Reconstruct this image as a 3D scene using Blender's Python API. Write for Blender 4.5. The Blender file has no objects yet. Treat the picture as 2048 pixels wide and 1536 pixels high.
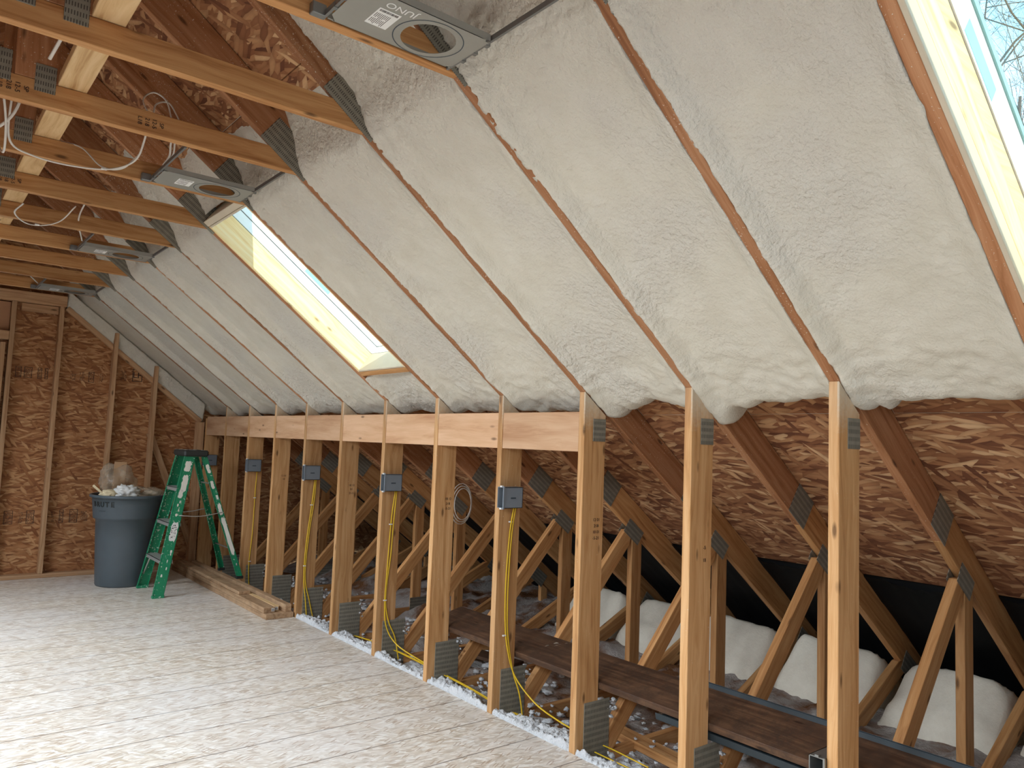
import bpy, bmesh, math, random
from mathutils import Vector, Matrix, noise, Euler
C = bpy.context.scene.collection
SC = bpy.context.scene
R = random.Random(7)

# ---------------------------------------------------------------- camera, world, lights, exposure
SP = 0.61                                   # truss spacing
def TY(i): return (i - 1) * SP              # far face of truss i; near face is TY(i)-.038
ROWS = ((0.777, -0.628, 0.0), (0, 0, 0), (0, 0, 0))
def cam_axes(yaw, pitch, roll):
    cy, sy, cp, sp = math.cos(yaw), math.sin(yaw), math.cos(pitch), math.sin(pitch)
    f = Vector((sy*cp, cy*cp, sp)); r = Vector((cy, -sy, 0)); u = r.cross(f)
    cr, sr = math.cos(roll), math.sin(roll)
    return r*cr + u*sr, u*cr - r*sr, f
FPX = 1525.333
CAMP = Vector((-2.4687, -1.3450, 1.3630))
cr_, cu_, cf_ = cam_axes(0.6771242, 0.0791612, 0.0384094)
cam = bpy.data.cameras.new('camera'); co = bpy.data.objects.new('camera', cam); C.objects.link(co)
cam.sensor_width = 36; cam.lens = FPX/2048*36; cam.clip_start = .05; cam.clip_end = 200
mw = Matrix(((cr_.x, cu_.x, -cf_.x), (cr_.y, cu_.y, -cf_.y), (cr_.z, cu_.z, -cf_.z))).to_4x4()
mw.translation = CAMP; co.matrix_world = mw
SC.camera = co
SC.view_settings.view_transform = 'Standard'; SC.view_settings.look = 'None'
SC.view_settings.gamma = 1; SC.view_settings.use_curve_mapping = False
SC.view_settings.exposure = 0.05
SC.cycles.max_bounces = 8; SC.cycles.diffuse_bounces = 5; SC.cycles.glossy_bounces = 3
SC.cycles.transmission_bounces = 4; SC.cycles.transparent_max_bounces = 8
SC.cycles.sample_clamp_indirect = 6.0

w = bpy.data.worlds.new('sky'); SC.world = w; w.use_nodes = True
nt = w.node_tree; nt.nodes.clear()
tc = nt.nodes.new('ShaderNodeTexCoord'); no = nt.nodes.new('ShaderNodeTexNoise'); no.inputs['Scale'].default_value = 3.5
no.inputs['Detail'].default_value = 5
rp = nt.nodes.new('ShaderNodeValToRGB'); rp.color_ramp.elements[0].position = .36; rp.color_ramp.elements[1].position = .56
rp.color_ramp.elements[0].color = (.13, .55, .84, 1); rp.color_ramp.elements[1].color = (.80, .93, 1, 1)
bg = nt.nodes.new('ShaderNodeBackground'); bg.inputs['Strength'].default_value = 2.4
wo = nt.nodes.new('ShaderNodeOutputWorld')
nt.links.new(tc.outputs['Generated'], no.inputs['Vector']); nt.links.new(no.outputs['Fac'], rp.inputs['Fac'])
nt.links.new(rp.outputs['Color'], bg.inputs['Color']); nt.links.new(bg.outputs[0], wo.inputs[0])

def aim(o, d): o.rotation_euler = Vector(d).to_track_quat('-Z', 'Y').to_euler()
def area(name, loc, d, sx, sy, e, col, portal=False, spread=None):
    l = bpy.data.lights.new(name, 'AREA'); l.shape = 'RECTANGLE'; l.size = sx; l.size_y = sy; l.energy = e; l.color = col
    if portal: l.cycles.is_portal = True
    if spread: l.spread = math.radians(spread)
    o = bpy.data.objects.new(name, l); C.objects.link(o); o.location = loc; aim(o, d); return o
sun = bpy.data.lights.new('sun', 'SUN'); sun.energy = 5.0; sun.angle = .01; sun.color = (1, .93, .80)
so = bpy.data.objects.new('sun', sun); C.objects.link(so); aim(so, (.06, .76, -.62)); so.location = (0, 0, 12)
RX = -2.17                                   # ridge line
NR = Vector((.6, 0, .8)); NL = Vector((-.6, 0, .8))
# daylight through the roof windows of the right slope (portals); unseen fill lamps added inside the closed left slope and rear wall
SKY_Y = [(-1.22, -.648), (2.44, 3.012)]
for y0, y1 in SKY_Y:
    p = Vector((-.705, (y0+y1)/2, 1.62+.75*.705)) + NR*.345
    o = area('portal', p, -NR, .57, 1.25, 1, (1, 1, 1), True)
for y, e in ((-.6, 46), (.9, 58), (2.73, 44), (4.56, 46)):
    p = Vector((2*RX+.705, y, 1.62+.75*.705)) + NL*.02
    area('fill_lamp_left', p, -NL, 1.1, .56, e, (.80, .90, 1.0), spread=125)
area('fill_lamp_rear', (-2.3, -2.58, 1.35), (0, 1, .02), 2.4, 1.5, 15, (.84, .92, 1.0))  # added fill lamp, this wall has no window

# ---------------------------------------------------------------- materials
def srgb(r, g, b):
    f = lambda c: (c/255/12.92) if c/255 <= .04045 else ((c/255+.055)/1.055)**2.4
    return (f(r), f(g), f(b), 1)
class NT:
    def __init__(s, name):
        s.m = bpy.data.materials.new(name); s.m.use_nodes = True; s.t = s.m.node_tree
        s.b = s.t.nodes['Principled BSDF']
    def n(s, typ, **kw):
        x = s.t.nodes.new(typ)
        for k, v in kw.items():
            if k in x.inputs: x.inputs[k].default_value = v
            else: setattr(x, k, v)
        return x
    def l(s, a, b): s.t.links.new(a, b)
    def ramp(s, fac, stops, interp='LINEAR'):
        r = s.n('ShaderNodeValToRGB'); r.color_ramp.interpolation = interp
        e = r.color_ramp.elements
        while len(e) < len(stops): e.new(.5)
        for i, (p, c) in enumerate(stops): e[i].position = p; e[i].color = c if len(c) == 4 else (*c, 1)
        s.l(fac, r.inputs['Fac']); return r.outputs['Color']
    def math(s, op, a, b=None, c=None):
        x = s.n('ShaderNodeMath'); x.operation = op
        for i, v in enumerate((a, b, c)):
            if v is None: continue
            if isinstance(v, (int, float)): x.inputs[i].default_value = v
            else: s.l(v, x.inputs[i])
        return x.outputs[0]
    def mix(s, fac, a, b, mode='MIX'):
        x = s.n('ShaderNodeMix'); x.data_type = 'RGBA'; x.blend_type = mode
        for sock, v in ((x.inputs[0], fac), (x.inputs[6], a), (x.inputs[7], b)):
            if isinstance(v, (int, float)): sock.default_value = v
            elif isinstance(v, tuple): sock.default_value = v if len(v) == 4 else (*v, 1)
            else: s.l(v, sock)
        return x.outputs[2]
    def mapping(s, vec, scale=(1, 1, 1), rot=(0, 0, 0), loc=(0, 0, 0)):
        x = s.n('ShaderNodeMapping'); x.inputs['Scale'].default_value = scale
        x.inputs['Rotation'].default_value = rot; x.inputs['Location'].default_value = loc
        s.l(vec, x.inputs['Vector']); return x.outputs[0]
    def noise(s, vec, scale=5, detail=3, rough=.5, dist=0):
        x = s.n('ShaderNodeTexNoise'); x.inputs['Scale'].default_value = scale; x.inputs['Detail'].default_value = detail
        x.inputs['Roughness'].default_value = rough; x.inputs['Distortion'].default_value = dist
        s.l(vec, x.inputs['Vector']); return x
    def bump(s, h, strength=.3, dist=.01):
        x = s.n('ShaderNodeBump'); x.inputs['Strength'].default_value = strength; x.inputs['Distance'].default_value = dist
        s.l(h, x.inputs['Height']); s.l(x.outputs[0], s.b.inputs['Normal'])

def plain(name, col, rough=.6, metal=0.0, spec=.5):
    N = NT(name); N.b.inputs['Base Color'].default_value = col; N.b.inputs['Roughness'].default_value = rough
    N.b.inputs['Metallic'].default_value = metal; N.b.inputs['Specular IOR Level'].default_value = spec
    tc = N.n('ShaderNodeTexCoord'); nz = N.noise(tc.outputs['Object'], 9, 4)
    N.l(N.mix(nz.outputs['Fac'], tuple(c*.86 for c in col[:3]), tuple(min(1, c*1.1) for c in col[:3])), N.b.inputs['Base Color'])
    return N.m

def wood(name, light, mid, dark, overspray=False, specks=0.0, dirt=0.0, grain=1.0):
    N = NT(name)
    tc = N.n('ShaderNodeTexCoord'); oi = N.n('ShaderNodeObjectInfo')
    off = N.n('ShaderNodeVectorMath'); off.operation = 'ADD'
    sc = N.n('ShaderNodeVectorMath'); sc.operation = 'SCALE'; sc.inputs[0].default_value = (37, 13, 29)
    N.l(oi.outputs['Random'], sc.inputs['Scale'])
    N.l(tc.outputs['Object'], off.inputs[0]); N.l(sc.outputs[0], off.inputs[1])
    v = off.outputs[0]
    warp = N.noise(N.mapping(v, (1.6, 8, 8)), 1, 2)
    wv = N.n('ShaderNodeVectorMath'); wv.operation = 'MULTIPLY_ADD'
    N.l(warp.outputs['Color'], wv.inputs[0]); wv.inputs[1].default_value = (0, .09, .09); N.l(v, wv.inputs[2])
    g1 = N.noise(N.mapping(wv.outputs[0], (1.3, 42*grain, 42*grain)), 1, 3, .6)
    g2 = N.noise(N.mapping(wv.outputs[0], (5, 260, 260)), 1, 2, .6)
    big = N.noise(v, 1.7, 2)
    f = N.math('ADD', N.math('MULTIPLY', g1.outputs['Fac'], .8), N.math('MULTIPLY', g2.outputs['Fac'], .2))
    col = N.ramp(f, [(.30, dark), (.47, mid), (.66, light)])
    col = N.mix(N.math('MULTIPLY', big.outputs['Fac'], .55), col, N.mix(.5, col, dark))
    # knots
    vo = N.n('ShaderNodeTexVoronoi'); vo.inputs['Scale'].default_value = 1
    N.l(N.mapping(v, (4.2, 13, 13)), vo.inputs['Vector'])
    k = N.n('ShaderNodeMapRange'); k.inputs['From Min'].default_value = .06; k.inputs['From Max'].default_value = .14
    k.inputs['To Min'].default_value = 1; k.inputs['To Max'].default_value = 0; N.l(vo.outputs['Distance'], k.inputs['Value'])
    col = N.mix(N.math('MULTIPLY', k.outputs[0], .8), col, tuple(c*.28 for c in dark[:3]))
    # per-board tone
    tone = N.n('ShaderNodeMapRange'); tone.inputs['To Min'].default_value = .80; tone.inputs['To Max'].default_value = 1.12
    N.l(oi.outputs['Random'], tone.inputs['Value'])
    x = N.n('ShaderNodeVectorMath'); x.operation = 'SCALE'; N.l(col, x.inputs[0]); N.l(tone.outputs[0], x.inputs['Scale'])
    col = x.outputs[0]
    if dirt:
        d = N.noise(v, 14, 5, .7)
        col = N.mix(N.math('MULTIPLY', N.ramp(d.outputs['Fac'], [(.42, (0, 0, 0)), (.62, (1, 1, 1))]), dirt), col, srgb(66, 50, 40))
    if specks:                               # dots of foam stuck to the wood
        sn = N.noise(v, 150, 2, .5); zone = N.noise(v, 3.5, 2)
        th = N.math('ADD', sn.outputs['Fac'], N.math('MULTIPLY', zone.outputs['Fac'], .25))
        col = N.mix(N.math('MULTIPLY', N.math('GREATER_THAN', th, specks), .8), col, srgb(214, 206, 188))
    if overspray:                            # foam mist that settled on the head of the post
        s = N.n('ShaderNodeSeparateXYZ'); N.l(tc.outputs['Object'], s.inputs[0])
        nz = N.noise(tc.outputs['Object'], 55, 4, .7)
        h = N.math('ADD', s.outputs[0], N.math('MULTIPLY', nz.outputs['Fac'], .16))
        r = N.n('ShaderNodeMapRange'); r.inputs['From Min'].default_value = overspray; r.inputs['From Max'].default_value = overspray+.14
        N.l(h, r.inputs['Value'])
        y = N.n('ShaderNodeMath'); y.operation = 'LESS_THAN'; y.inputs[1].default_value = -.012
        N.l(s.outputs[1], y.inputs[0])
        col = N.mix(N.math('MULTIPLY', N.math('MULTIPLY', r.outputs[0], .85), N.math('ADD', N.math('MULTIPLY', y.outputs[0], .75), .12)), col, srgb(205, 196, 176))
    N.l(col, N.b.inputs['Base Color'])
    N.b.inputs['Roughness'].default_value = .62; N.b.inputs['Specular IOR Level'].default_value = .25
    N.bump(f, .12, .004)
    return N.m

def osb(name, axes, stops, rough=.75, flake=1.0, line=None, ang=0.0, spec=.25, mottled=None, fleck=None):
    """strand board: overlapping stretched chips; axes = (long axis, cross axis) of the object coordinates"""
    N = NT(name); tc = N.n('ShaderNodeTexCoord')
    s = N.n('ShaderNodeSeparateXYZ'); N.l(tc.outputs['Object'], s.inputs[0])
    cb = N.n('ShaderNodeCombineXYZ'); N.l(s.outputs[axes[0]], cb.inputs[0]); N.l(s.outputs[axes[1]], cb.inputs[1])
    v = cb.outputs[0]
    wz = N.noise(v, 7, 3); wv = N.n('ShaderNodeVectorMath'); wv.operation = 'MULTIPLY_ADD'
    N.l(wz.outputs['Color'], wv.inputs[0]); wv.inputs[1].default_value = (.018, .014, 0); N.l(v, wv.inputs[2])
    tone = None; edge = None; hh = None
    for k, (a, sx, sy) in enumerate(((.04, 11, 62), (.30, 10, 66), (-.24, 12, 58), (.95, 12, 50))):
        vo = N.n('ShaderNodeTexVoronoi'); vo.voronoi_dimensions = '2D'; vo.inputs['Scale'].default_value = 1
        N.l(N.mapping(wv.outputs[0], (sx*flake, sy*flake, 1), (0, 0, 0), (k*3.7, k*5.1, 0)) if False else
            N.mapping(N.mapping(wv.outputs[0], (1, 1, 1), (0, 0, a+ang)), (sx*flake, sy*flake, 1), (0, 0, 0), (k*3.7, k*5.1, 0)), vo.inputs['Vector'])
        sp = N.n('ShaderNodeSeparateColor'); N.l(vo.outputs['Color'], sp.inputs[0])
        dk = N.n('ShaderNodeMapRange'); dk.inputs['From Min'].default_value = .25; dk.inputs['From Max'].default_value = .75
        N.l(vo.outputs['Distance'], dk.inputs['Value'])
        if tone is None: tone, edge = sp.outputs[0], dk.outputs[0]
        else:
            top = N.math('GREATER_THAN', sp.outputs[1], .62 if k < 3 else .84)
            m1 = N.n('ShaderNodeMix'); m1.data_type = 'FLOAT'; N.l(top, m1.inputs[0]); N.l(tone, m1.inputs[2]); N.l(sp.outputs[0], m1.inputs[3])
            m2 = N.n('ShaderNodeMix'); m2.data_type = 'FLOAT'; N.l(top, m2.inputs[0]); N.l(edge, m2.inputs[2]); N.l(dk.outputs[0], m2.inputs[3])
            tone, edge = m1.outputs[0], m2.outputs[0]
    col = N.ramp(tone, stops)
    fine = N.noise(N.mapping(wv.outputs[0], (25, 160, 1)), 1, 2)
    col = N.mix(N.math('MULTIPLY', fine.outputs['Fac'], .45), col, N.mix(.5, col, stops[0][1]))
    col = N.mix(N.math('MULTIPLY', edge, .30), col, tuple(c*.55 for c in stops[0][1][:3]))
    if mottled:
        bz = N.noise(v, 1.3, 3); col = N.mix(N.ramp(bz.outputs['Fac'], [(.4, (0, 0, 0)), (.65, (.8, .8, .8))]), col, N.mix(.55, col, mottled))
    if fleck:                                 # scattered dark slivers
        for a, o_ in ((.3, 0), (-.5, 9)):
            vf = N.n('ShaderNodeTexVoronoi'); vf.voronoi_dimensions = '2D'; vf.inputs['Scale'].default_value = 1
            N.l(N.mapping(N.mapping(wv.outputs[0], (1, 1, 1), (0, 0, a)), (9, 70, 1), (0, 0, 0), (o_, o_, 0)), vf.inputs['Vector'])
            sf = N.n('ShaderNodeSeparateColor'); N.l(vf.outputs['Color'], sf.inputs[0])
            m_ = N.math('MULTIPLY', N.math('LESS_THAN', vf.outputs['Distance'], .22), N.math('GREATER_THAN', sf.outputs[0], .72))
            col = N.mix(N.math('MULTIPLY', m_, .55), col, fleck)
    if line:                                  # panel joints / grooves across the second axis
        ax, period, off, wd, amt = line
        fr = N.math('FRACT', N.math('DIVIDE', N.math('ADD', s.outputs[ax], off), period))
        ln = N.math('LESS_THAN', fr, wd/period)
        col = N.mix(N.math('MULTIPLY', ln, amt), col, srgb(60, 42, 32))
    N.l(col, N.b.inputs['Base Color']); N.b.inputs['Roughness'].default_value = rough
    N.b.inputs['Specular IOR Level'].default_value = spec
    N.bump(tone, .15, .003)
    return N.m

OSB_ST = [(0.0, srgb(126, 80, 50)), (.3, srgb(156, 106, 68)), (.65, srgb(178, 128, 86)), (1, srgb(206, 162, 116))]
M = {}
M['post'] = wood('pine_post', srgb(214, 172, 124), srgb(194, 148, 98), srgb(160, 112, 68), overspray=1.55, specks=.885)
M['pine'] = wood('pine_truss', srgb(206, 160, 108), srgb(184, 134, 84), srgb(148, 98, 56))
M['rafter'] = wood('pine_rafter', srgb(190, 142, 104), srgb(170, 118, 80), srgb(136, 88, 54), specks=.835)
M['stud'] = wood('spruce_stud', srgb(208, 172, 134), srgb(190, 150, 112), srgb(158, 116, 80))
M['block'] = wood('fir_board', srgb(226, 188, 152), srgb(210, 168, 130), srgb(180, 132, 96), grain=.35)
M['blockpale'] = wood('pale_pine', srgb(226, 196, 150), srgb(212, 178, 130), srgb(180, 140, 92))
M['lumber'] = wood('lumber', srgb(206, 174, 138), srgb(184, 150, 116), srgb(150, 116, 84), dirt=.25)
M['plank'] = wood('weathered_plank', srgb(112, 84, 62), srgb(86, 62, 46), srgb(56, 38, 28), dirt=.75)
M['liner'] = wood('clear_pine_liner', srgb(242, 226, 186), srgb(238, 212, 160), srgb(224, 184, 124))
M['linerdim'] = plain('dull_cream_board', srgb(206, 194, 170), .6)
M['osb_wall'] = osb('osb_wall', (0, 2), OSB_ST)
M['osb_roof'] = osb('osb_roof', (1, 0), [(0.0, srgb(104, 64, 44)), (.25, srgb(138, 92, 62)), (.6, srgb(170, 122, 84)), (.85, srgb(190, 146, 104)), (1, srgb(218, 180, 136))])
M['osb_floor'] = osb('osb_floor', (0, 1), [(0.0, srgb(192, 176, 156)), (.3, srgb(216, 203, 186)), (.65, srgb(232, 223, 210)), (1, srgb(246, 242, 234))],
                     rough=.42, flake=1.5, line=(1, .305, .1, .007, .7), spec=.5, fleck=srgb(150, 118, 88), mottled=srgb(222, 218, 216))
M['galv'] = plain('galvanised_steel', srgb(140, 142, 140), .45, .75)
M['greysteel'] = plain('grey_steel', srgb(160, 160, 152), .42, .35)
M['darksteel'] = plain('dark_channel', srgb(58, 66, 70), .42, .3)
M['pvcgrey'] = plain('grey_plastic_box', srgb(118, 126, 134), .5)
M['boxdark'] = plain('box_inside', srgb(62, 72, 80), .7)
M['canplastic'] = plain('bin_plastic', srgb(76, 86, 92), .48)
M['green'] = plain('green_fibreglass', srgb(22, 128, 88), .42)
def speckled(name, col, col2):
    N = NT(name); tc = N.n('ShaderNodeTexCoord'); a = N.noise(tc.outputs['Object'], 55, 4, .65); b = N.noise(tc.outputs['Object'], 7, 2)
    t_ = N.math('ADD', a.outputs['Fac'], N.math('MULTIPLY', b.outputs['Fac'], .35))
    N.l(N.mix(N.math('MULTIPLY', N.math('GREATER_THAN', t_, .80), .9), N.mix(b.outputs['Fac'], tuple(c*.85 for c in col[:3]), tuple(min(1, c*1.15) for c in col[:3])), col2), N.b.inputs['Base Color'])
    N.b.inputs['Roughness'].default_value = .45; return N.m
M['green'] = speckled('green_fibreglass_paint_spots', srgb(22, 128, 88), srgb(214, 216, 204))
M['alu'] = plain('aluminium', srgb(178, 176, 170), .42, .5)
M['paint'] = plain('paint_splash', srgb(224, 222, 212), .6)
M['blackpl'] = plain('black_plastic', srgb(38, 42, 40), .5)
M['yellow'] = plain('yellow_cable', srgb(214, 176, 36), .45)
M['whitecab'] = plain('white_cable', srgb(206, 200, 190), .45)
M['white'] = plain('white_frame', srgb(240, 242, 240), .35)
M['teal'] = plain('frame_gasket', srgb(150, 192, 190), .4)
M['ink'] = plain('ink', srgb(46, 32, 28), .8)
M['label'] = plain('paper_label', srgb(226, 226, 222), .6)
M['card'] = plain('cardboard', srgb(176, 140, 104), .8)
M['blue_patch'] = plain('pale_blue', srgb(150, 214, 222), .4)
M['black'] = plain('black_baffle', srgb(16, 17, 19), .7)
M['felt'] = plain('roof_felt', srgb(30, 28, 28), .9)
M['magenta'] = plain('magenta_strap', srgb(150, 40, 80), .6)
M['ply'] = plain('plywood_panel', srgb(176, 132, 98), .8)
M['bark'] = plain('bark', srgb(92, 78, 66), .9)
M['drywall'] = plain('drywall_scrap', srgb(226, 220, 206), .8)
M['foamscrap'] = plain('cured_foam', srgb(222, 206, 170), .8)

def gusset():
    N = NT('toothed_plate'); tc = N.n('ShaderNodeTexCoord'); s = N.n('ShaderNodeSeparateXYZ'); N.l(tc.outputs['Object'], s.inputs[0])
    a = N.math('FRACT', N.math('MULTIPLY', s.outputs[0], 1/.0078)); b = N.math('FRACT', N.math('MULTIPLY', s.outputs[2], 1/.026))
    slot = N.math('MULTIPLY', N.math('LESS_THAN', a, .42), N.math('LESS_THAN', b, .55))
    nz = N.noise(tc.outputs['Object'], 30, 3)
    base = N.mix(nz.outputs['Fac'], srgb(112, 108, 96), srgb(148, 144, 130))
    N.l(N.mix(N.math('MULTIPLY', slot, .8), base, srgb(48, 42, 36)), N.b.inputs['Base Color'])
    N.b.inputs['Metallic'].default_value = .1; N.b.inputs['Roughness'].default_value = .6
    N.bump(slot, .4, .003); return N.m
M['gusset'] = gusset()

def foam_mat():
    N = NT('spray_foam'); tc = N.n('ShaderNodeTexCoord'); v = tc.outputs['Object']
    big = N.noise(v, 1.6, 3); mid = N.noise(v, 9, 4); fine = N.noise(v, 130, 3, .6); peel = N.noise(v, 48, 3, .55)
    mask = N.ramp(big.outputs['Fac'], [(.46, (0, 0, 0)), (.60, (1, 1, 1))])
    sx = N.n('ShaderNodeSeparateXYZ'); N.l(v, sx.inputs[0]); up = N.n('ShaderNodeMapRange')
    up.inputs['From Min'].default_value = -.75; up.inputs['From Max'].default_value = -1.2; N.l(sx.outputs[0], up.inputs['Value'])
    mask = N.math('MAXIMUM', mask, up.outputs[0])
    col = N.mix(mid.outputs['Fac'], srgb(196, 190, 172), srgb(216, 212, 198))
    col = N.mix(N.math('MULTIPLY', mask, .4), col, srgb(198, 194, 186))
    N.l(col, N.b.inputs['Base Color']); N.b.inputs['Roughness'].default_value = .55; N.b.inputs['Specular IOR Level'].default_value = .3
    h = N.math('ADD', N.math('MULTIPLY', fine.outputs['Fac'], .22), N.math('MULTIPLY', N.math('MULTIPLY', peel.outputs['Fac'], N.math('ADD', mask, .25)), 1.0))
    N.bump(h, .8, .012); return N.m
M['foam'] = foam_mat()
def wool(name, c1, c2, brown=None, bs=.9):
    N = NT(name); tc = N.n('ShaderNodeTexCoord'); v = tc.outputs['Object']
    a = N.noise(v, 18, 5, .7); b = N.noise(v, 3.2, 4, .6); f = N.noise(v, 90, 4, .7)
    col = N.mix(a.outputs['Fac'], c1, c2)
    if brown: col = N.mix(N.ramp(b.outputs['Fac'], [(.44, (0, 0, 0)), (.60, (1, 1, 1))]), col, N.mix(a.outputs['Fac'], brown, tuple(c*.45 for c in brown[:3])))
    N.l(col, N.b.inputs['Base Color']); N.b.inputs['Roughness'].default_value = .95; N.b.inputs['Specular IOR Level'].default_value = .1
    N.bump(N.math('ADD', a.outputs['Fac'], f.outputs['Fac']), bs, .02); return N.m
M['wool'] = wool('white_wool', srgb(214, 216, 218), srgb(246, 246, 246))
M['woolfloor'] = wool('loose_wool', srgb(150, 140, 132), srgb(210, 204, 198), srgb(150, 104, 70))
M['batt'] = wool('batt', srgb(206, 198, 180), srgb(232, 226, 210), bs=.25)
def glass():
    N = NT('glass'); N.t.nodes.remove(N.b)
    tr = N.n('ShaderNodeBsdfTransparent'); tr.inputs[0].default_value = (.93, .98, .99, 1); gl = N.n('ShaderNodeBsdfGlossy'); gl.inputs['Roughness'].default_value = .02
    mx = N.n('ShaderNodeMixShader'); mx.inputs[0].default_value = .05; N.l(tr.outputs[0], mx.inputs[1]); N.l(gl.outputs[0], mx.inputs[2])
    N.l(mx.outputs[0], N.t.nodes['Material Output'].inputs[0]); return N.m
M['glass'] = glass()
def film():
    N = NT('plastic_film'); N.t.nodes.remove(N.b)
    tr = N.n('ShaderNodeBsdfTransparent'); tr.inputs[0].default_value = (.9, .86, .8, 1)
    df = N.n('ShaderNodeBsdfPrincipled'); df.inputs['Base Color'].default_value = srgb(206, 190, 168); df.inputs['Roughness'].default_value = .3
    tc = N.n('ShaderNodeTexCoord'); nz = N.noise(tc.outputs['Object'], 14, 3)
    mx = N.n('ShaderNodeMixShader'); N.l(N.math('ADD', N.math('MULTIPLY', nz.outputs['Fac'], .5), .08), mx.inputs[0]); N.l(tr.outputs[0], mx.inputs[1]); N.l(df.outputs[0], mx.inputs[2])
    N.l(mx.outputs[0], N.t.nodes['Material Output'].inputs[0]); return N.m
M['film'] = film()

# ---------------------------------------------------------------- helpers
def tag(o, label=None, cat=None, group=None, kind=None):
    if label: o['label'] = label
    if cat: o['category'] = cat
    if group: o['group'] = group
    if kind: o['kind'] = kind
    return o
def empty(name, loc, label=None, cat=None, group=None, kind=None):
    o = bpy.data.objects.new(name, None); C.objects.link(o); o.location = loc; o.empty_display_size = .1
    return tag(o, label, cat, group, kind)
def link(name, me, mat, parent=None, smooth=False, loc=None, rot=None):
    o = bpy.data.objects.new(name, me); C.objects.link(o)
    for m in (mat if isinstance(mat, (list, tuple)) else [mat]): me.materials.append(M[m] if isinstance(m, str) else m)
    if smooth:
        for p in me.polygons: p.use_smooth = True
    if parent: o.parent = parent
    if loc is not None: o.location = loc
    if rot is not None: o.rotation_euler = rot
    return o
def mesh_from(bm, name):
    me = bpy.data.meshes.new(name); bmesh.ops.recalc_face_normals(bm, faces=bm.faces); bm.to_mesh(me); bm.free(); return me
def box_bm(x0, y0, z0, x1, y1, z1, bev=0.0, bm=None):
    own = bm is None
    if own: bm = bmesh.new()
    vs = [bm.verts.new((x, y, z)) for x in (x0, x1) for y in (y0, y1) for z in (z0, z1)]
    fs = [bm.faces.new([vs[i] for i in q]) for q in ((0, 1, 3, 2), (4, 6, 7, 5), (0, 4, 5, 1), (2, 3, 7, 6), (0, 2, 6, 4), (1, 5, 7, 3))]
    if bev and own: bmesh.ops.bevel(bm, geom=bm.edges[:], offset=bev, segments=1, affect='EDGES')
    return bm
def board(name, p0, p1, wdir, w, t, mat, parent=None, bev=.002):
    """lumber from p0 to p1 (centre line); w along wdir, t across. local X runs along the grain, Z is the wide direction"""
    p0, p1 = Vector(p0), Vector(p1); X = (p1-p0).normalized(); Z = (Vector(wdir) - X*Vector(wdir).dot(X)).normalized(); Y = Z.cross(X)
    L = (p1-p0).length
    me = mesh_from(box_bm(0, -t/2, -w/2, L, t/2, w/2, bev), name)
    o = link(name, me, mat, parent)
    m = Matrix((( X.x, Y.x, Z.x), (X.y, Y.y, Z.y), (X.z, Y.z, Z.z))).to_4x4(); m.translation = p0
    if parent: m.translation = p0
    o.matrix_local = m
    return o
def polyboard(name, pts, y0, y1, ang, mat, parent=None, bev=.002):
    """a board cut to the polygon pts (x, z) in the truss plane; grain (local X) at angle ang above +X"""
    ox, oz = pts[0]; c, s = math.cos(ang), math.sin(ang)
    bm = bmesh.new(); loc = [((x-ox)*c + (z-oz)*s, -(x-ox)*s + (z-oz)*c) for x, z in pts]
    ym = (y0+y1)/2
    A = [bm.verts.new((a, y0-ym, b)) for a, b in loc]; B = [bm.verts.new((a, y1-ym, b)) for a, b in loc]
    bm.faces.new(A); bm.faces.new(B[::-1])
    for i in range(len(A)): bm.faces.new((A[i], A[(i+1) % len(A)], B[(i+1) % len(A)], B[i]))
    bmesh.ops.recalc_face_normals(bm, faces=bm.faces)
    if bev: bmesh.ops.bevel(bm, geom=bm.edges[:], offset=bev, segments=1, affect='EDGES')
    o = link(name, mesh_from(bm, name), mat, parent, loc=(ox, ym, oz), rot=(0, -ang, 0))
    return o
def plate(name, cx, cz, ln, wd, ang, y, parent, t=.003, mat='gusset'):
    c, s = math.cos(ang), math.sin(ang)
    me = mesh_from(box_bm(-ln/2, -t/2, -wd/2, ln/2, t/2, wd/2, .0008), name)
    return link(name, me, mat, parent, loc=(cx, y, cz), rot=(0, -ang, 0))
def crm(pts, n=8):
    pts = [Vector(p) for p in pts]; P = [pts[0]*2-pts[1]] + pts + [pts[-1]*2-pts[-2]]; out = []
    for i in range(1, len(P)-2):
        for k in range(n):
            t = k/n; a, b, c, d = P[i-1], P[i], P[i+1], P[i+2]
            out.append(.5*((2*b)+(c-a)*t+(2*a-5*b+4*c-d)*t*t+(3*b-a-3*c+d)*t**3))
    return out + [pts[-1]]
def tube_bm(pts, r, bm=None, seg=7, flat=1.0, r2=None):
    if bm is None: bm = bmesh.new()
    pts = [Vector(p) for p in pts]; up = Vector((.13, .21, .97)); rings = []
    for i, p in enumerate(pts):
        t = (pts[min(i+1, len(pts)-1)] - pts[max(i-1, 0)]).normalized()
        a = up.cross(t)
        if a.length < 1e-3: a = Vector((1, 0, 0)).cross(t)
        a.normalize(); b = t.cross(a); up = b
        rr = r if r2 is None else r + (r2-r)*i/(len(pts)-1)
        rings.append([bm.verts.new(p + a*rr*math.cos(2*math.pi*k/seg) + b*rr*flat*math.sin(2*math.pi*k/seg)) for k in range(seg)])
    for A, B in zip(rings, rings[1:]):
        for k in range(seg): bm.faces.new((A[k], A[(k+1) % seg], B[(k+1) % seg], B[k]))
    bm.faces.new(rings[0][::-1]); bm.faces.new(rings[-1])
    return bm
def tube(name, pts, r, mat, parent=None, n=8, seg=7, flat=1.0):
    return link(name, mesh_from(tube_bm(crm(pts, n) if n else pts, r, None, seg, flat), name), mat, parent, smooth=True)
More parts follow.
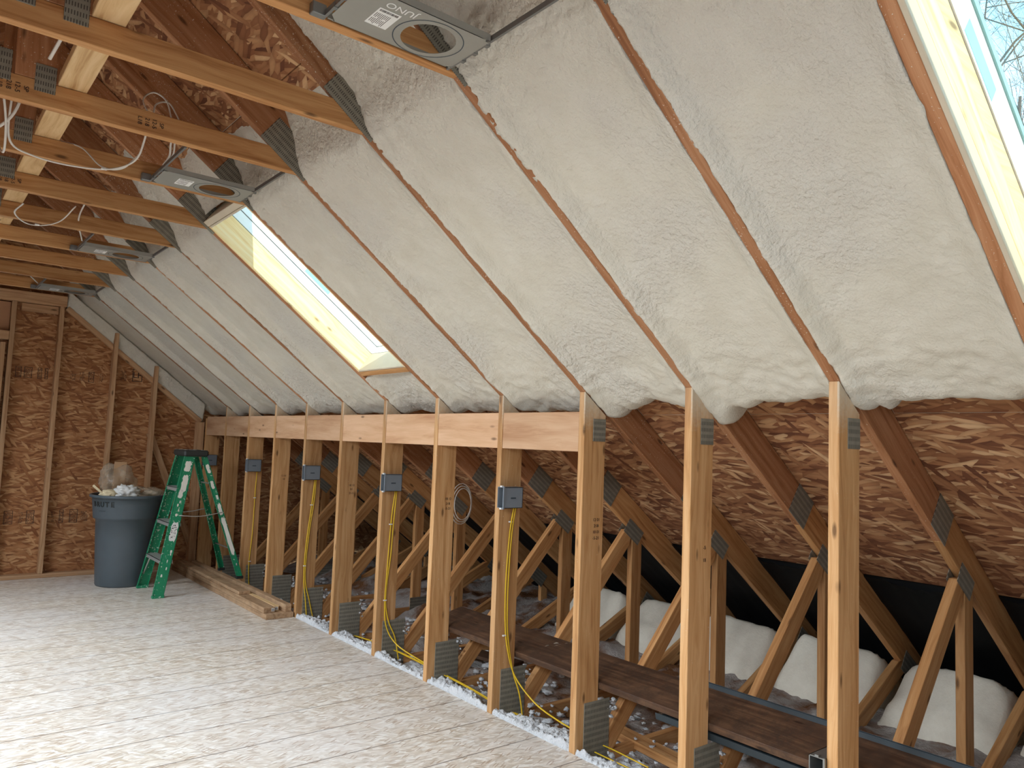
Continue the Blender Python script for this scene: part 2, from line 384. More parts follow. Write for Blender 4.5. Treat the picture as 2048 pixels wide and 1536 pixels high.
def lathe_bm(prof, seg=48, bm=None, cx=0, cy=0):
    if bm is None: bm = bmesh.new()
    rings = [[bm.verts.new((cx+r*math.cos(2*math.pi*k/seg), cy+r*math.sin(2*math.pi*k/seg), z)) for k in range(seg)] for r, z in prof]
    for A, B in zip(rings, rings[1:]):
        for k in range(seg): bm.faces.new((A[k], A[(k+1) % seg], B[(k+1) % seg], B[k]))
    return bm, rings
def copy_tree(o, parent=None):
    c = o.copy(); C.objects.link(c); c.parent = parent
    for ch in [x for x in bpy.data.objects if x.parent == o]: copy_tree(ch, c)
    return c
def text(name, s, size, mat, parent, loc, rot, ext=.0004, off=0.0):
    cu = bpy.data.curves.new(name, 'FONT'); cu.body = s; cu.size = size; cu.extrude = ext; cu.align_x = 'CENTER'; cu.align_y = 'CENTER'
    cu.offset = off; tmp = bpy.data.objects.new(name, cu); C.objects.link(tmp)
    me = bpy.data.meshes.new_from_object(tmp.evaluated_get(bpy.context.evaluated_depsgraph_get()))
    bpy.data.objects.remove(tmp); bpy.data.curves.remove(cu); me.materials.clear(); me.materials.append(M[mat])
    o = bpy.data.objects.new(name, me); C.objects.link(o); o.parent = parent; o.location = loc; o.rotation_euler = rot
    return o
def fb(p, s=1.0, o=3):                        # fractal noise
    v = 0; a = 1; q = Vector(p)*s
    for _ in range(o): v += noise.noise(q)*a; a *= .5; q = q*2.1 + Vector((3.1, 1.7, 9.2))
    return v
SL = .75; ANG = math.atan(SL)
def zb(x): return 1.62 - SL*x                 # underside of the rafters (right slope)
def zt(x): return 1.83 - SL*x                 # underside of the sheathing

# ---------------------------------------------------------------- the setting
def struct(name, bm, mat, parent=None):
    o = link(name, mesh_from(bm, name), mat, parent)
    if not parent: o['kind'] = 'structure'
    return o
# subfloor, its right edge slightly ragged where it stops at the kneewall posts
bm = bmesh.new(); ys = [-2.6 + i*.05 for i in range(190)]; ys[-1] = 6.83
edge = [(-.006 + .004*fb((0, y, 0), 6, 2), y) for y in ys]
A = []
for z in (0, -.019):
    row = [bm.verts.new((x, y, z)) for x, y in edge]; row += [bm.verts.new((-4.34, 6.83, z)), bm.verts.new((-4.34, -2.6, z))]
    A.append(row); bm.faces.new(row)
for i in range(len(A[0])): bm.faces.new((A[0][i], A[0][(i+1) % len(A[0])], A[1][(i+1) % len(A[0])], A[1][i]))
struct('floor', bm, 'osb_floor')

# roof deck: rows of strand board with joints, openings for the roof windows
def deck(side):
    bm = bmesh.new()
    def X(x): return x if side > 0 else 2*RX - x
    xs = [(-2.17, -1.337), (-1.333, -.332), (-.328, .671), (.675, 1.40)]
    holes = SKY_Y if side > 0 else []
    hx = (-1.092, -.112)
    for x0, x1 in xs:
        cuts = sorted({x0, x1} | {h for h in hx if x0 < h < x1})
        for a, b in zip(cuts, cuts[1:]):
            yr = sorted({-2.62, 6.85} | {v for h in holes for v in h} if (a >= hx[0]-1e-6 and b <= hx[1]+1e-6) else {-2.62, 6.85})
            for c, d in zip(yr, yr[1:]):
                if a >= hx[0]-1e-6 and b <= hx[1]+1e-6 and any(abs(c-h[0]) < 1e-6 for h in holes): continue
                lo = []
                for dz in (0, .014):
                    lo += [bm.verts.new((X(x), y, zt(x)+dz)) for x, y in ((a, c), (b, c), (b, d), (a, d))]
                for q in ((0, 1, 2, 3), (7, 6, 5, 4), (0, 4, 5, 1), (1, 5, 6, 2), (2, 6, 7, 3), (3, 7, 4, 0)): bm.faces.new([lo[i] for i in q])
    return bm
struct('ceiling', deck(1), 'osb_roof')
struct('ceiling', deck(-1), 'osb_roof')
# roofing felt above the deck (same openings)
for side in (1, -1):
    bm = bmesh.new(); X = (lambda x: x) if side > 0 else (lambda x: 2*RX-x)
    holes = SKY_Y if side > 0 else []
    def q(x0, x1, y0, y1):
        lo = [bm.verts.new((X(x), y, zt(x)+dz)) for dz in (.018, .026) for x, y in ((x0, y0), (x1, y0), (x1, y1), (x0, y1))]
        for f in ((0, 1, 2, 3), (7, 6, 5, 4), (0, 4, 5, 1), (1, 5, 6, 2), (2, 6, 7, 3), (3, 7, 4, 0)): bm.faces.new([lo[i] for i in f])
    q(RX, -1.088, -2.62, 6.85); q(-.108, 2.6, -2.62, 6.85)
    if not holes: q(-1.088, -.108, -2.62, 6.85)
    yy = [-2.62] + [v for h in holes for v in h] + [6.85]
    if holes:
        for a, b in zip(yy[::2], yy[1::2]): q(-1.088, -.108, a, b)
    struct('ceiling', bm, 'felt')
# far gable (with the window opening), near gable with only a tiny slit, left kneewall, eave end
WX0, WX1, WZ0, WZ1 = -2.56, -1.80, .95, 2.11
def gable(name, y0, y1, hole):
    bm = bmesh.new(); hx0, hx1, hz0, hz1 = hole
    def pr(poly):
        a = [bm.verts.new((x, y0, z)) for x, z in poly]; b = [bm.verts.new((x, y1, z)) for x, z in poly]
        bm.faces.new(a); bm.faces.new(b[::-1])
        for i in range(len(a)): bm.faces.new((a[i], a[(i+1) % len(a)], b[(i+1) % len(a)], b[i]))
    zl = lambda x: 1.851 + SL*(x - 2*RX) if x < RX else 1.851 - SL*x
    pr([(-6.8, -.3), (hx0, -.3), (hx0, zl(hx0)), (-6.8, zl(-6.8))]) if zl(-6.8) > -.3 else pr([(-6.8, -.3), (hx0, -.3), (hx0, zl(hx0)), (-6.8, -.1)])
    pr([(hx1, -.3), (2.45, -.3), (2.45, zl(2.45)), (hx1, zl(hx1))])
    pr([(hx0, -.3), (hx1, -.3), (hx1, hz0), (hx0, hz0)])
    top = [(hx0, hz1), (hx1, hz1), (hx1, zl(hx1))]
    if hx0 < RX < hx1: top.append((RX, zl(RX)))
    top.append((hx0, zl(hx0))); pr(top)
    return struct(name, bm, 'osb_wall')
gw = gable('wall_far', 6.83, 6.845, (WX0, WX1, WZ0, WZ1))
gable('wall_near', -2.63, -2.615, (-3.0, -2.9, 0.0, .05))
struct('wall_left', box_bm(-4.36, -2.6, 0, -4.345, 6.83, 1.62), 'osb_wall')
struct('wall_right', box_bm(2.44, -2.6, -.3, 2.455, 6.83, 0.05), 'felt')

# ink stamps on the strand board: rows of small marks and one framed logo box
def marks(name, x0, x1, z0, z1, y, n, parent, vertical=False, seed=1):
    rr = random.Random(seed); bm = bmesh.new(); x = x0
    while x < x1:
        g = rr.random()
        wdt = rr.uniform(.02, .07)
        if g < .25:                            # framed box
            for a in ((x, z0, x+wdt, z0+.004), (x, z1-.004, x+wdt, z1), (x, z0, x+.004, z1), (x+wdt-.004, z0, x+wdt, z1)): box_bm(a[0], y-.001, a[1], a[2], y, a[3], bm=bm)
        z = z0 + .012
        while z < z1 - .012:
            xx = x + .006
            while xx < x + wdt - .006:
                l = rr.uniform(.002, .008)
                if rr.random() < .75: box_bm(xx, y-.001, z, xx+l, y, z+.006, bm=bm)
                xx += l + .003
            z += .012
        x += wdt + rr.uniform(.008, .05)
    return link(name, mesh_from(bm, name), 'ink', parent)
marks('printed_stamp', -1.66, -1.45, 1.80, 1.90, 6.8298, 0, gw, seed=3)
marks('printed_stamp', -1.43, -1.40, 1.80, 1.90, 6.8298, 0, gw, seed=4)
marks('printed_stamp', -1.23, -.95, 1.80, 1.90, 6.8298, 0, gw, seed=5)
marks('printed_stamp', -.80, -.72, 1.83, 1.94, 6.8298, 0, gw, seed=6)
marks('printed_stamp', -1.65, -1.38, .48, .60, 6.8298, 0, gw, seed=8)
marks('printed_stamp', -1.29, -1.0, .48, .60, 6.8298, 0, gw, seed=9)
bm = bmesh.new()
for a in ((-.69, 1.84, -.60, 1.846), (-.69, 1.954, -.60, 1.96), (-.69, 1.84, -.684, 1.96), (-.606, 1.84, -.60, 1.96)): box_bm(a[0], 6.8288, a[1], a[2], 6.8298, a[3], bm=bm)
link('printed_stamp', mesh_from(bm, 'logo_frame'), 'ink', gw)
text('printed_logo', 'LP', .085, 'ink', gw, (-.645, 6.829, 1.90), (math.pi/2, 0, 0))

# window in the far gable: white frame and pane, only its right edge is in the picture
wn = empty('window_1', ((WX0+WX1)/2, 6.83, WZ0), kind='structure')
bm = bmesh.new()
for a in ((WX0, WZ0, WX1, WZ0+.05), (WX0, WZ1-.05, WX1, WZ1), (WX0, WZ0, WX0+.05, WZ1), (WX1-.05, WZ0, WX1, WZ1)):
    box_bm(a[0], 6.80, a[1], a[2], 6.87, a[3], bm=bm)
def child(o, p): o.parent = p; o.matrix_parent_inverse = Matrix.Translation(p.location).inverted(); return o
child(link('window_frame', mesh_from(bm, 'f'), 'white'), wn)
child(link('pane', mesh_from(box_bm(WX0+.05, 6.84, WZ0+.05, WX1-.05, 6.845, WZ1-.05), 'p'), 'glass'), wn)

# far gable framing
GY0, GY1 = 6.741, 6.829
def stud(x1, z0, z1, label, name='wall_stud', w=.038, mat='stud', y0=GY0):
    o = board(name, (x1-w/2, (y0+GY1)/2, z0), (x1-w/2, (y0+GY1)/2, z1), (0, 1, 0), GY1-y0, w, mat)
    return tag(o, label, 'stud', 'studs of the far gable wall')
stud(-1.70, .0385, 2.479, 'pale stud right beside the far window, reaching the top plate')
stud(-1.76, .0385, 2.10, 'short trimmer stud holding the window header', name='trimmer_stud')
stud(-1.325, .0385, 2.479, 'tall pale stud in the open left of the grey bin')
stud(-.85, .0385, zb(-.85)+.03, 'pale stud rising behind the grey bin')
stud(-.472, .0385, zb(-.472)+.03, 'pale stud between the grey bin and the green ladder')
stud(.005, .0385, 1.47, 'double-width corner stud behind the green ladder', w=.07)
tag(board('bottom_plate', (-4.3, 6.785, .019), (-.075, 6.785, .019), (0, 1, 0), .088, .037, 'stud'), 'pale bottom plate on the floor along the far wall', 'plate')
tag(board('top_plate', (-3.0, 6.78, 2.528), (-1.31, 6.78, 2.528), (0, 0, 1), .096, .098, 'stud'), 'pale horizontal plate across the top of the far wall', 'plate')
tag(board('blocking', (-1.659, 6.80, 2.44), (-1.366, 6.80, 2.44), (0, 0, 1), .07, .03, 'stud'), 'thin block tucked under the far top plate', 'block')
tag(board('window_header', (-2.6, 6.785, 2.165), (-1.74, 6.785, 2.165), (0, 0, 1), .08, .088, 'stud'), 'header board across the top of the far window', 'board')
tag(board('window_header_panel', (-2.6, 6.81, 2.34), (-1.74, 6.81, 2.34), (0, 0, 1), .26, .03, 'ply'), 'plain brown panel between window header and far top plate', 'panel')
tag(board('sloped_plate', (-1.30, 6.805, 2.475), (-.02, 6.805, 1.475), (.6, 0, .8), .045, .045, 'stud'), 'sloping plate along the foam edge on the far wall', 'plate')
tag(board('wall_brace', (-.50, 6.80, 1.34), (0.02, 6.80, .08), (1, 0, .4), .06, .03, 'stud'), 'slanted brace board crossing the far wall behind the ladder', 'brace')

# ---------------------------------------------------------------- trusses
def mk_truss():
    t = empty('attic_truss', (0, 0, 0)); ym, y0, y1 = -.019, -.038, 0.0
    polyboard('kneewall_post', [(0, -.03), (.14, -.03), (.14, zb(.14)), (0, zb(0))], y0, y1, math.pi/2, 'post', t)
    polyboard('rafter', [(.81, 1.65-.6075), (.10, 1.565), (0, 1.62), (RX+.02, zb(RX+.02)), (RX+.001, zt(RX)-.004), (.81, zt(.81)-.003)][::-1], y0, y1, -ANG, 'rafter', t)
    polyboard('rafter_tail', [(.812, 1.65-.609), (2.44, 1.65-1.83), (2.44, zt(2.44)-.003), (.812, zt(.812)-.003)], y0, y1, -ANG, 'pine', t)
    polyboard('rafter', [(2*RX-x, z) for x, z in [(1.6, zt(1.6)-.003), (1.6, zb(1.6)), (RX+.02, zb(RX+.02)), (RX+.001, zt(RX)-.004)]], y0, y1, ANG, 'rafter', t)
    zc = 2.507
    polyboard('ceiling_joist', [(2*RX+1.183, zc), (-1.183, zc), (-1.30, zc+.088), (2*RX+1.30, zc+.088)], y0+.0005, y1-.0005, 0, 'pine', t)
    polyboard('king_post', [(-2.24, 2.596), (-2.105, 2.596), (-2.105, 3.15), (RX, 3.23), (-2.24, 3.15)], y0, y1, math.pi/2, 'rafter', t)
    # web going up to the left from the joist
    polyboard('web', [(-2.42, 2.596), (-2.32, 2.596), (-2.56, 2.93), (-2.62, 2.90)], y0, y1, math.radians(125), 'pine', t)
    polyboard('kneewall_post', [(2*RX-.14, -.03), (2*RX, -.03), (2*RX, 1.62), (2*RX-.14, 1.52)], y0, y1, math.pi/2, 'post', t)
    polyboard('bottom_chord', [(-6.5, -.22), (2.3, -.22), (2.3, -.032), (-6.5, -.032)], y0, y1, 0, 'pine', t)
    d = Vector((.675, .738)); n = Vector((.738, -.675)); c = Vector((.485, .293)); h = .0445
    p0 = c - d*.44; p1 = c + d*.70; p2 = c + d*.80
    pts = [p0+n*h, c+d*.715+n*h, c+d*.80+n*0, c+d*.76-n*h, p0-n*h]
    polyboard('web', [(p.x, p.y) for p in pts], y0, y1, math.atan2(.738, .675), 'pine', t)
    polyboard('web', [(1.025, -.03), (1.11, -.03), (1.11, 1.65-.75*1.11), (1.07, 1.65-.75*1.07), (1.025, .835)], y0, y1, math.pi/2, 'pine', t)
    a = Vector((1.12, -.07)); b = Vector((1.86, .275)); dd = (b-a).normalized(); nn = Vector((-dd.y, dd.x))
    pts = [a-nn*.045, b-nn*.045, b+nn*.02, b+nn*.045-dd*.06, a+nn*.045]
    polyboard('web', [(p.x, p.y) for p in pts], y0, y1, math.atan2(dd.y, dd.x), 'pine', t)
    polyboard('web', [(1.93, -.03), (2.0, -.03), (2.0, .14), (1.93, .19)], y0, y1, math.pi/2, 'pine', t)
    yp = y0-.0018
    plate('gusset_plate', -1.225, 2.600, .25, .13, -ANG, yp, t)
    plate('gusset_plate', -2.146, 2.605, .066, .10, 0, yp, t)
    plate('gusset_plate', -2.33, 2.62, .16, .11, 0, yp, t)
    plate('gusset_plate', .097, 1.445, .082, .105, 0, yp, t)
    plate('gusset_plate', .815, 1.135, .155, .165, -ANG, yp, t)
    plate('gusset_plate', 1.035, .868, .155, .09, -ANG, yp, t)
    plate('gusset_plate', .133, .055, .165, .31, 0, yp, t)
    plate('gusset_plate', 1.10, -.02, .19, .14, 0, yp, t)
    plate('gusset_plate', 1.90, .25, .15, .11, -ANG, yp, t)
    plate('gusset_plate', 1.035, .868, .155, .09, -ANG, y1+.0018, t)
    return t
TL = {
 -1: 'pine attic truss on the near side of the roof window at the right edge',
 0: 'pine attic truss showing only its brown rafter edge left of the near roof window',
 1: 'pine attic truss with the rightmost, largest kneewall post, a blotchy pale one',
 2: 'pine attic truss with the second largest post, holding the largest recessed light plate',
 3: 'pine attic truss whose post ends the row of header blocks at right',
 4: 'pine attic truss whose post carries the nearest grey switch box',
 5: 'pine attic truss along the right side of the far roof window',
 6: 'pine attic truss along the left side of the far roof window',
 7: 'pine attic truss just left of the one bounding the far roof window, its post bare',
 8: 'pine attic truss whose post has a dark knot ring and third nearest switch box',
 9: 'pine attic truss whose bare post stands right behind the lumber stack',
 10: 'pine attic truss whose post carries the box just right of the ladder top',
 11: 'pine attic truss with the last free post, seen through the green ladder'}
proto = mk_truss()
truss = {}
for i in range(-1, 12):
    o = proto if i == -1 else copy_tree(proto)
    o.location = (0, TY(i), 0); truss[i] = o
    tag(o, TL[i], 'truss', 'attic trusses of the roof')

tag(board('corner_post', (.07, 6.681, -.03), (.07, 6.681, 1.51), (1, 0, 0), .14, .038, 'post'), 'corner post beside the far wall, behind the ladder', 'post')
# strongback lying on the joists, header blocks between the posts
tag(board('strongback', (-2.06, -1.3, 2.6155), (-2.06, 6.75, 2.6155), (1, 0, 0), .094, .038, 'blockpale'), 'pale board lying flat across the tops of the ceiling joists', 'board')
BL = {3: 'nearest header block, with swirling grain, at the right end of the row', 4: 'header block between the two posts right of the far roof window',
      5: 'header block under the right half of the far roof window end', 6: 'header block between second and third switch boxes, right half',
      7: 'header block left of the bare post below the far roof window', 8: 'header block just left of the knot-ring post',
      9: 'header block between the lumber-stack post and the next', 10: 'header block above the ladder-side switch box', 11: 'header block furthest from the camera, against the corner'}
for i in range(3, 12):
    ya, yb = TY(i)+.001, (TY(i+1) if i < 11 else 6.70)-.039
    o = board('header_block', (.022, ya, 1.4345), (.022, yb, 1.4345), (0, 0, 1), .185, .038, 'block')
    tag(o, BL[i], 'board', 'header blocks between the kneewall posts')

# ---------------------------------------------------------------- spray foam
def smooth(t): t = max(0, min(1, t)); return t*t*(3-2*t)
def foam(i, x0, x1, name='spray_foam', lowlip=True, toplip=True, res=.011, amp=1.0):
    """foam filling the bay between truss i and i+1 from x0 (upper) to x1 (lower); height measured down from the deck"""
    ya, yb = TY(i), (TY(i+1) if i < 11 else 6.70)-.038
    if i == 11: yb = 6.83
    xe = x1 + (.12 if i < 3 and lowlip else 0)
    L = (xe-x0)/.8; nu = int(L/res); nv = int((yb-ya+.03)/res)
    cover = {2: .012}.get(i, .0)
    bm = bmesh.new(); V = []
    full = .168
    for a in range(nu+1):
        row = []; u = a/nu; s = u*L
        for b in range(nv+1):
            v = b/nv; y = ya-.006 + (yb-ya+.012)*v
            x = x0 + s*.8
            q = Vector((x*1.25, y, i*3.3))
            side = min(y-ya, yb-y)
            # edge wobble where foam laps the rafter faces
            yy = y
            if b == 0: yy = ya + .002 - .010*max(0, fb((x, i, 1), 9, 3))
            if b == nv: yy = yb - .002 + .016*max(0, fb((x, i, 7), 7, 3) + .15) + (.012 if (i == 1 and -1.1 < x < -.5) else 0)
            rec = .042*smooth(side/.075) + .006*fb(q, 2.2, 2)
            rec *= .55 + .45*smooth((y-ya)/.30)            # coving is fuller on the far side of each rafter
            t = full - rec + amp*(.0026*fb(q, 11, 3) + .0020*fb(q, 34, 2))
            top = smooth((x + 1.42 + .25*fb(q, 3, 2))/-.35) if x < -.9 else 0
            t += amp*.009*abs(fb(q, 30, 2))*(.08 + smooth((-x-.72)/.40) + .8*smooth(fb(Vector((x*.8, y*2, i)), 1.6, 2)*3-.5))
            t -= .075*smooth((-1.15-x)/.16)*(1 if i >= 2 else .6)
            kn = smooth((x+.22)/.2)                          # rougher by the eave
            t += amp*kn*(.007*fb(q, 19, 3) + .010*fb(q, 5, 2)) + amp*.004*fb(q, 60, 2)*smooth((-x-.6)/.3)
            if lowlip:
                wob = .035*fb((0, y, i*5), 5, 3) + .03*math.sin((y-ya)/(yb-ya)*math.pi)
                if i < 3: wob += (.06 + .07*fb((i*7.7, y, 0), 9, 3))*smooth((y-(yb-.20))/.18)
                d = (x1 - .03 + wob - x)/.8
                if d < .10:
                    t = max(-.002, t)*math.sqrt(max(0, 1-(1-max(0, d)/.10)**2)) if d > 0 else -.004
            if toplip:
                wob = .06*fb((9, y, i*5), 4, 3); d = (x - x0 - .05 + wob)/.8
                if d < .25: t = t*math.sqrt(smooth(d/.25)) if d > 0 else -.004
            p = Vector((x, yy, zb(x))) + NR*(.168-t)
            row.append(bm.verts.new(p))
        V.append(row)
    for a in range(nu):
        for b in range(nv): bm.faces.new((V[a][b], V[a+1][b], V[a+1][b+1], V[a][b+1]))
    # close: skirt up to the deck all round
    ring = [V[a][0] for a in range(nu+1)] + V[nu][1:] + [V[a][nv] for a in range(nu-1, -1, -1)] + V[0][nv-1:0:-1]
    up = []
    for r in ring:
        x, y = r.co.x, min(max(r.co.y, ya+.0005), yb-.0005); xx = x
        tt = max(0.0, (Vector((0, 0, 0)) + NR).dot(Vector((x, 0, zt(0))) * 0))
        # project back along the deck normal
        dist = (NR.x*x + NR.z*(r.co.z) - (NR.z*zt(0)))
        base = Vector((x, y, r.co.z)) - NR*(dist) - NR*.0015
        up.append(bm.verts.new(base))
    n = len(ring)
    for k in range(n): bm.faces.new((ring[k], ring[(k+1) % n], up[(k+1) % n], up[k]))
    o = link(name, mesh_from(bm, name), 'foam', smooth=True)
    return o
FL = {-1: 'cream spray foam below the near roof window at the right edge', 0: 'widest cream spray foam bay, right of the rightmost free-standing post, pebbled near its right side',
      1: 'large cream spray foam bay between the rafters of the two largest posts', 2: 'cream spray foam bay below the largest recessed light plate',
      3: 'cream spray foam bay whose lower end meets the nearest header block', 4: 'cream spray foam bay immediately right of the far roof window',
      6: 'cream spray foam bay immediately left of the far roof window', 7: 'cream spray foam bay second left of the far roof window',
      8: 'cream spray foam bay third left of the far roof window, beside a reddish rafter line', 9: 'cream spray foam bay fourth left of the far roof window',
      10: 'cream spray foam bay two from the far gable wall', 11: 'cream spray foam bay against the far gable wall'}
XT = {0: -1.85, 1: -2.08, 2: -1.88, 3: -1.42, 4: -1.46, 6: -1.70, 7: -1.62, 8: -1.58, 9: -1.54, 10: -1.54, 11: -1.5}
GF = 'spray foam bays of the sloped ceiling'
for i in (0, 1, 2, 3, 4, 6, 7, 8, 9, 10, 11):
    lo = .175 if i < 3 else .20
    o = foam(i, XT[i], lo, res=.011 if i < 5 else .016, amp=1 if i < 9 else .7)
    tag(o, FL[i], 'foam insulation', GF)
tag(foam(5, -.165, .20, toplip=False), 'short patch of cream foam under the lower end of the far roof window', 'foam insulation', GF)
tag(foam(5, -1.52, -1.235, lowlip=False, res=.016), 'patch of foam above the top end of the far roof window', 'foam insulation', GF)
tag(foam(-1, -.165, .175, toplip=False), FL[-1], 'foam insulation', GF)

# foam sprayed on the gable between its sloping plate and the ceiling
bm = bmesh.new(); V = []
for a in range(131):
    x = -1.30 + 1.30*a/130; row = []
    for b in range(15):
        t = b/14; z = zb(x) - .115 - .03*(x+1.3)/1.3 + (.15+.03*(x+1.3)/1.3)*t
        y = 6.80 - .05*t*t - .018*math.sin(math.pi*t) + .008*fb((x, z, 0), 9, 3) + .006*fb((x, z, 5), 30, 2)
        row.append(bm.verts.new((x, y, z)))
    V.append(row)
for a in range(130):
    for b in range(14): bm.faces.new((V[a][b], V[a+1][b], V[a+1][b+1], V[a][b+1]))
ring = [V[a][0] for a in range(131)] + V[130][1:] + [V[a][14] for a in range(129, -1, -1)] + V[0][13:0:-1]
up = [bm.verts.new((r.co.x, 6.828, r.co.z)) for r in ring]
for k in range(len(ring)): bm.faces.new((ring[k], ring[(k+1) % len(ring)], up[(k+1) % len(ring)], up[k]))
tag(link('spray_foam', mesh_from(bm, 'gfoam'), 'foam', smooth=True), 'sloping band of foam on the far wall above its slanted plate', 'foam insulation')

# ---------------------------------------------------------------- roof windows
def skylight(name, ya, yb, sub='white'):
    x0, x1 = -1.19, -.215
    wn = empty(name, ((x0+x1)/2, (ya+yb)/2, zb((x0+x1)/2)), kind='structure')
    U = Vector((.8, 0, -.6)); Nn = NR
    def P(x, y, d): return Vector((x, y, zb(x))) + Nn*d          # d: distance out from the ceiling plane
    D = .146
    Y = Vector((0, 1, 0))
    def brd(nm, a, b, wd, w_, t, mat): return child(board(nm, a, b, wd, w_, t, mat), wn)
    def slab(nm, a, b, c, d, t, mat, par=wn):                    # quad extruded by vector t
        bm = bmesh.new(); q = [bm.verts.new(p) for p in (a, b, c, d)]; r = [bm.verts.new(p+t) for p in (a, b, c, d)]
        bm.faces.new(q); bm.faces.new(r[::-1])
        for k in range(4): bm.faces.new((q[k], q[(k+1) % 4], r[(k+1) % 4], r[k]))
        return child(link(nm, mesh_from(bm, nm), mat), par)
    lo = .052 if sub == 'liner' else 0.0
    for yc in (yb-.0062, ya+.0062):
        if lo: brd('lower_strip', P(x0, yc, lo/2-.002), P(x1, yc, lo/2-.002), Nn, lo+.003, .0135, 'linerdim')  # duller strip along the lower edge of the liner
        brd('liner_board', P(x0, yc, (D+lo)/2), P(x1, yc, (D+lo)/2), Nn, D-lo, .012, 'liner')
    brd('head_board', P(x0, ya+.0125, D/2)+U*.007, P(x0, yb-.0125, D/2)+U*.007, Nn, D, .012, 'linerdim')  # shade under the window head is put into this duller colour
    brd('sill_board', P(x1, ya+.0125, D/2)-U*.007, P(x1, yb-.0125, D/2)-U*.007, Nn, D, .012, 'linerdim')
    brd('lower_trimmer', P(x1, ya+.001, .083)+U*.019, P(x1, yb-.001, .083)+U*.019, Nn, .170, .036, 'pine')
    brd('upper_trimmer', P(x0, ya+.001, .083)-U*.019, P(x0, yb-.001, .083)-U*.019, Nn, .170, .036, 'linerdim')
    def ring(nm, d0, d1, inn, out, mat):                          # rectangular frame between heights d0 and d1
        bm = bmesh.new(); k = out/.8
        def bx(xa, xb, y0, y1):
            vs = [bm.verts.new(P(x, y, d)) for d in (d0, d1) for x, y in ((xa, y0), (xb, y0), (xb, y1), (xa, y1))]
            for f in ((0, 1, 2, 3), (7, 6, 5, 4), (0, 4, 5, 1), (1, 5, 6, 2), (2, 6, 7, 3), (3, 7, 4, 0)): bm.faces.new([vs[i] for i in f])
        bx(x0-k, x1+k, ya-out, ya+inn); bx(x0-k, x1+k, yb-inn, yb+out); bx(x0-k, x0+inn, ya+inn, yb-inn); bx(x1-inn, x1+k, ya+inn, yb-inn)
        return child(link(nm, mesh_from(bm, nm), mat), wn)
    ring('joint_gap', D-.001, D+.004, .006, -.001, 'boxdark')
    ring('window_frame', D+.004, D+.060, .010, -.0005, sub)
    ring('gasket', D+.060, D+.064, .009, .0, 'boxdark')
    ring('sash_frame', D+.064, D+.170, .014, .04 if False else .0, 'white')
    ring('gasket', D+.170, D+.190, .020, .0, 'teal')
    ring('curb', D+.055, D+.190, -.0005, .04, 'darksteel')
    d = D+.178
    slab('pane', P(x0+.015, ya+.018, d), P(x1-.015, ya+.018, d), P(x1-.015, yb-.018, d), P(x0+.015, yb-.018, d), Nn*.006, 'glass')
    slab('blue_patch', P(x0+.44, yb-.0148, D+.075), P(x0+.60, yb-.0148, D+.075), P(x0+.60, yb-.0148, D+.125), P(x0+.44, yb-.0148, D+.125), Y*.0008, 'blue_patch')  # small pale blue patch on the sash side
    return wn
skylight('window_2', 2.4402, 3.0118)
skylight('window_3', -1.2198, -.6482, 'liner')

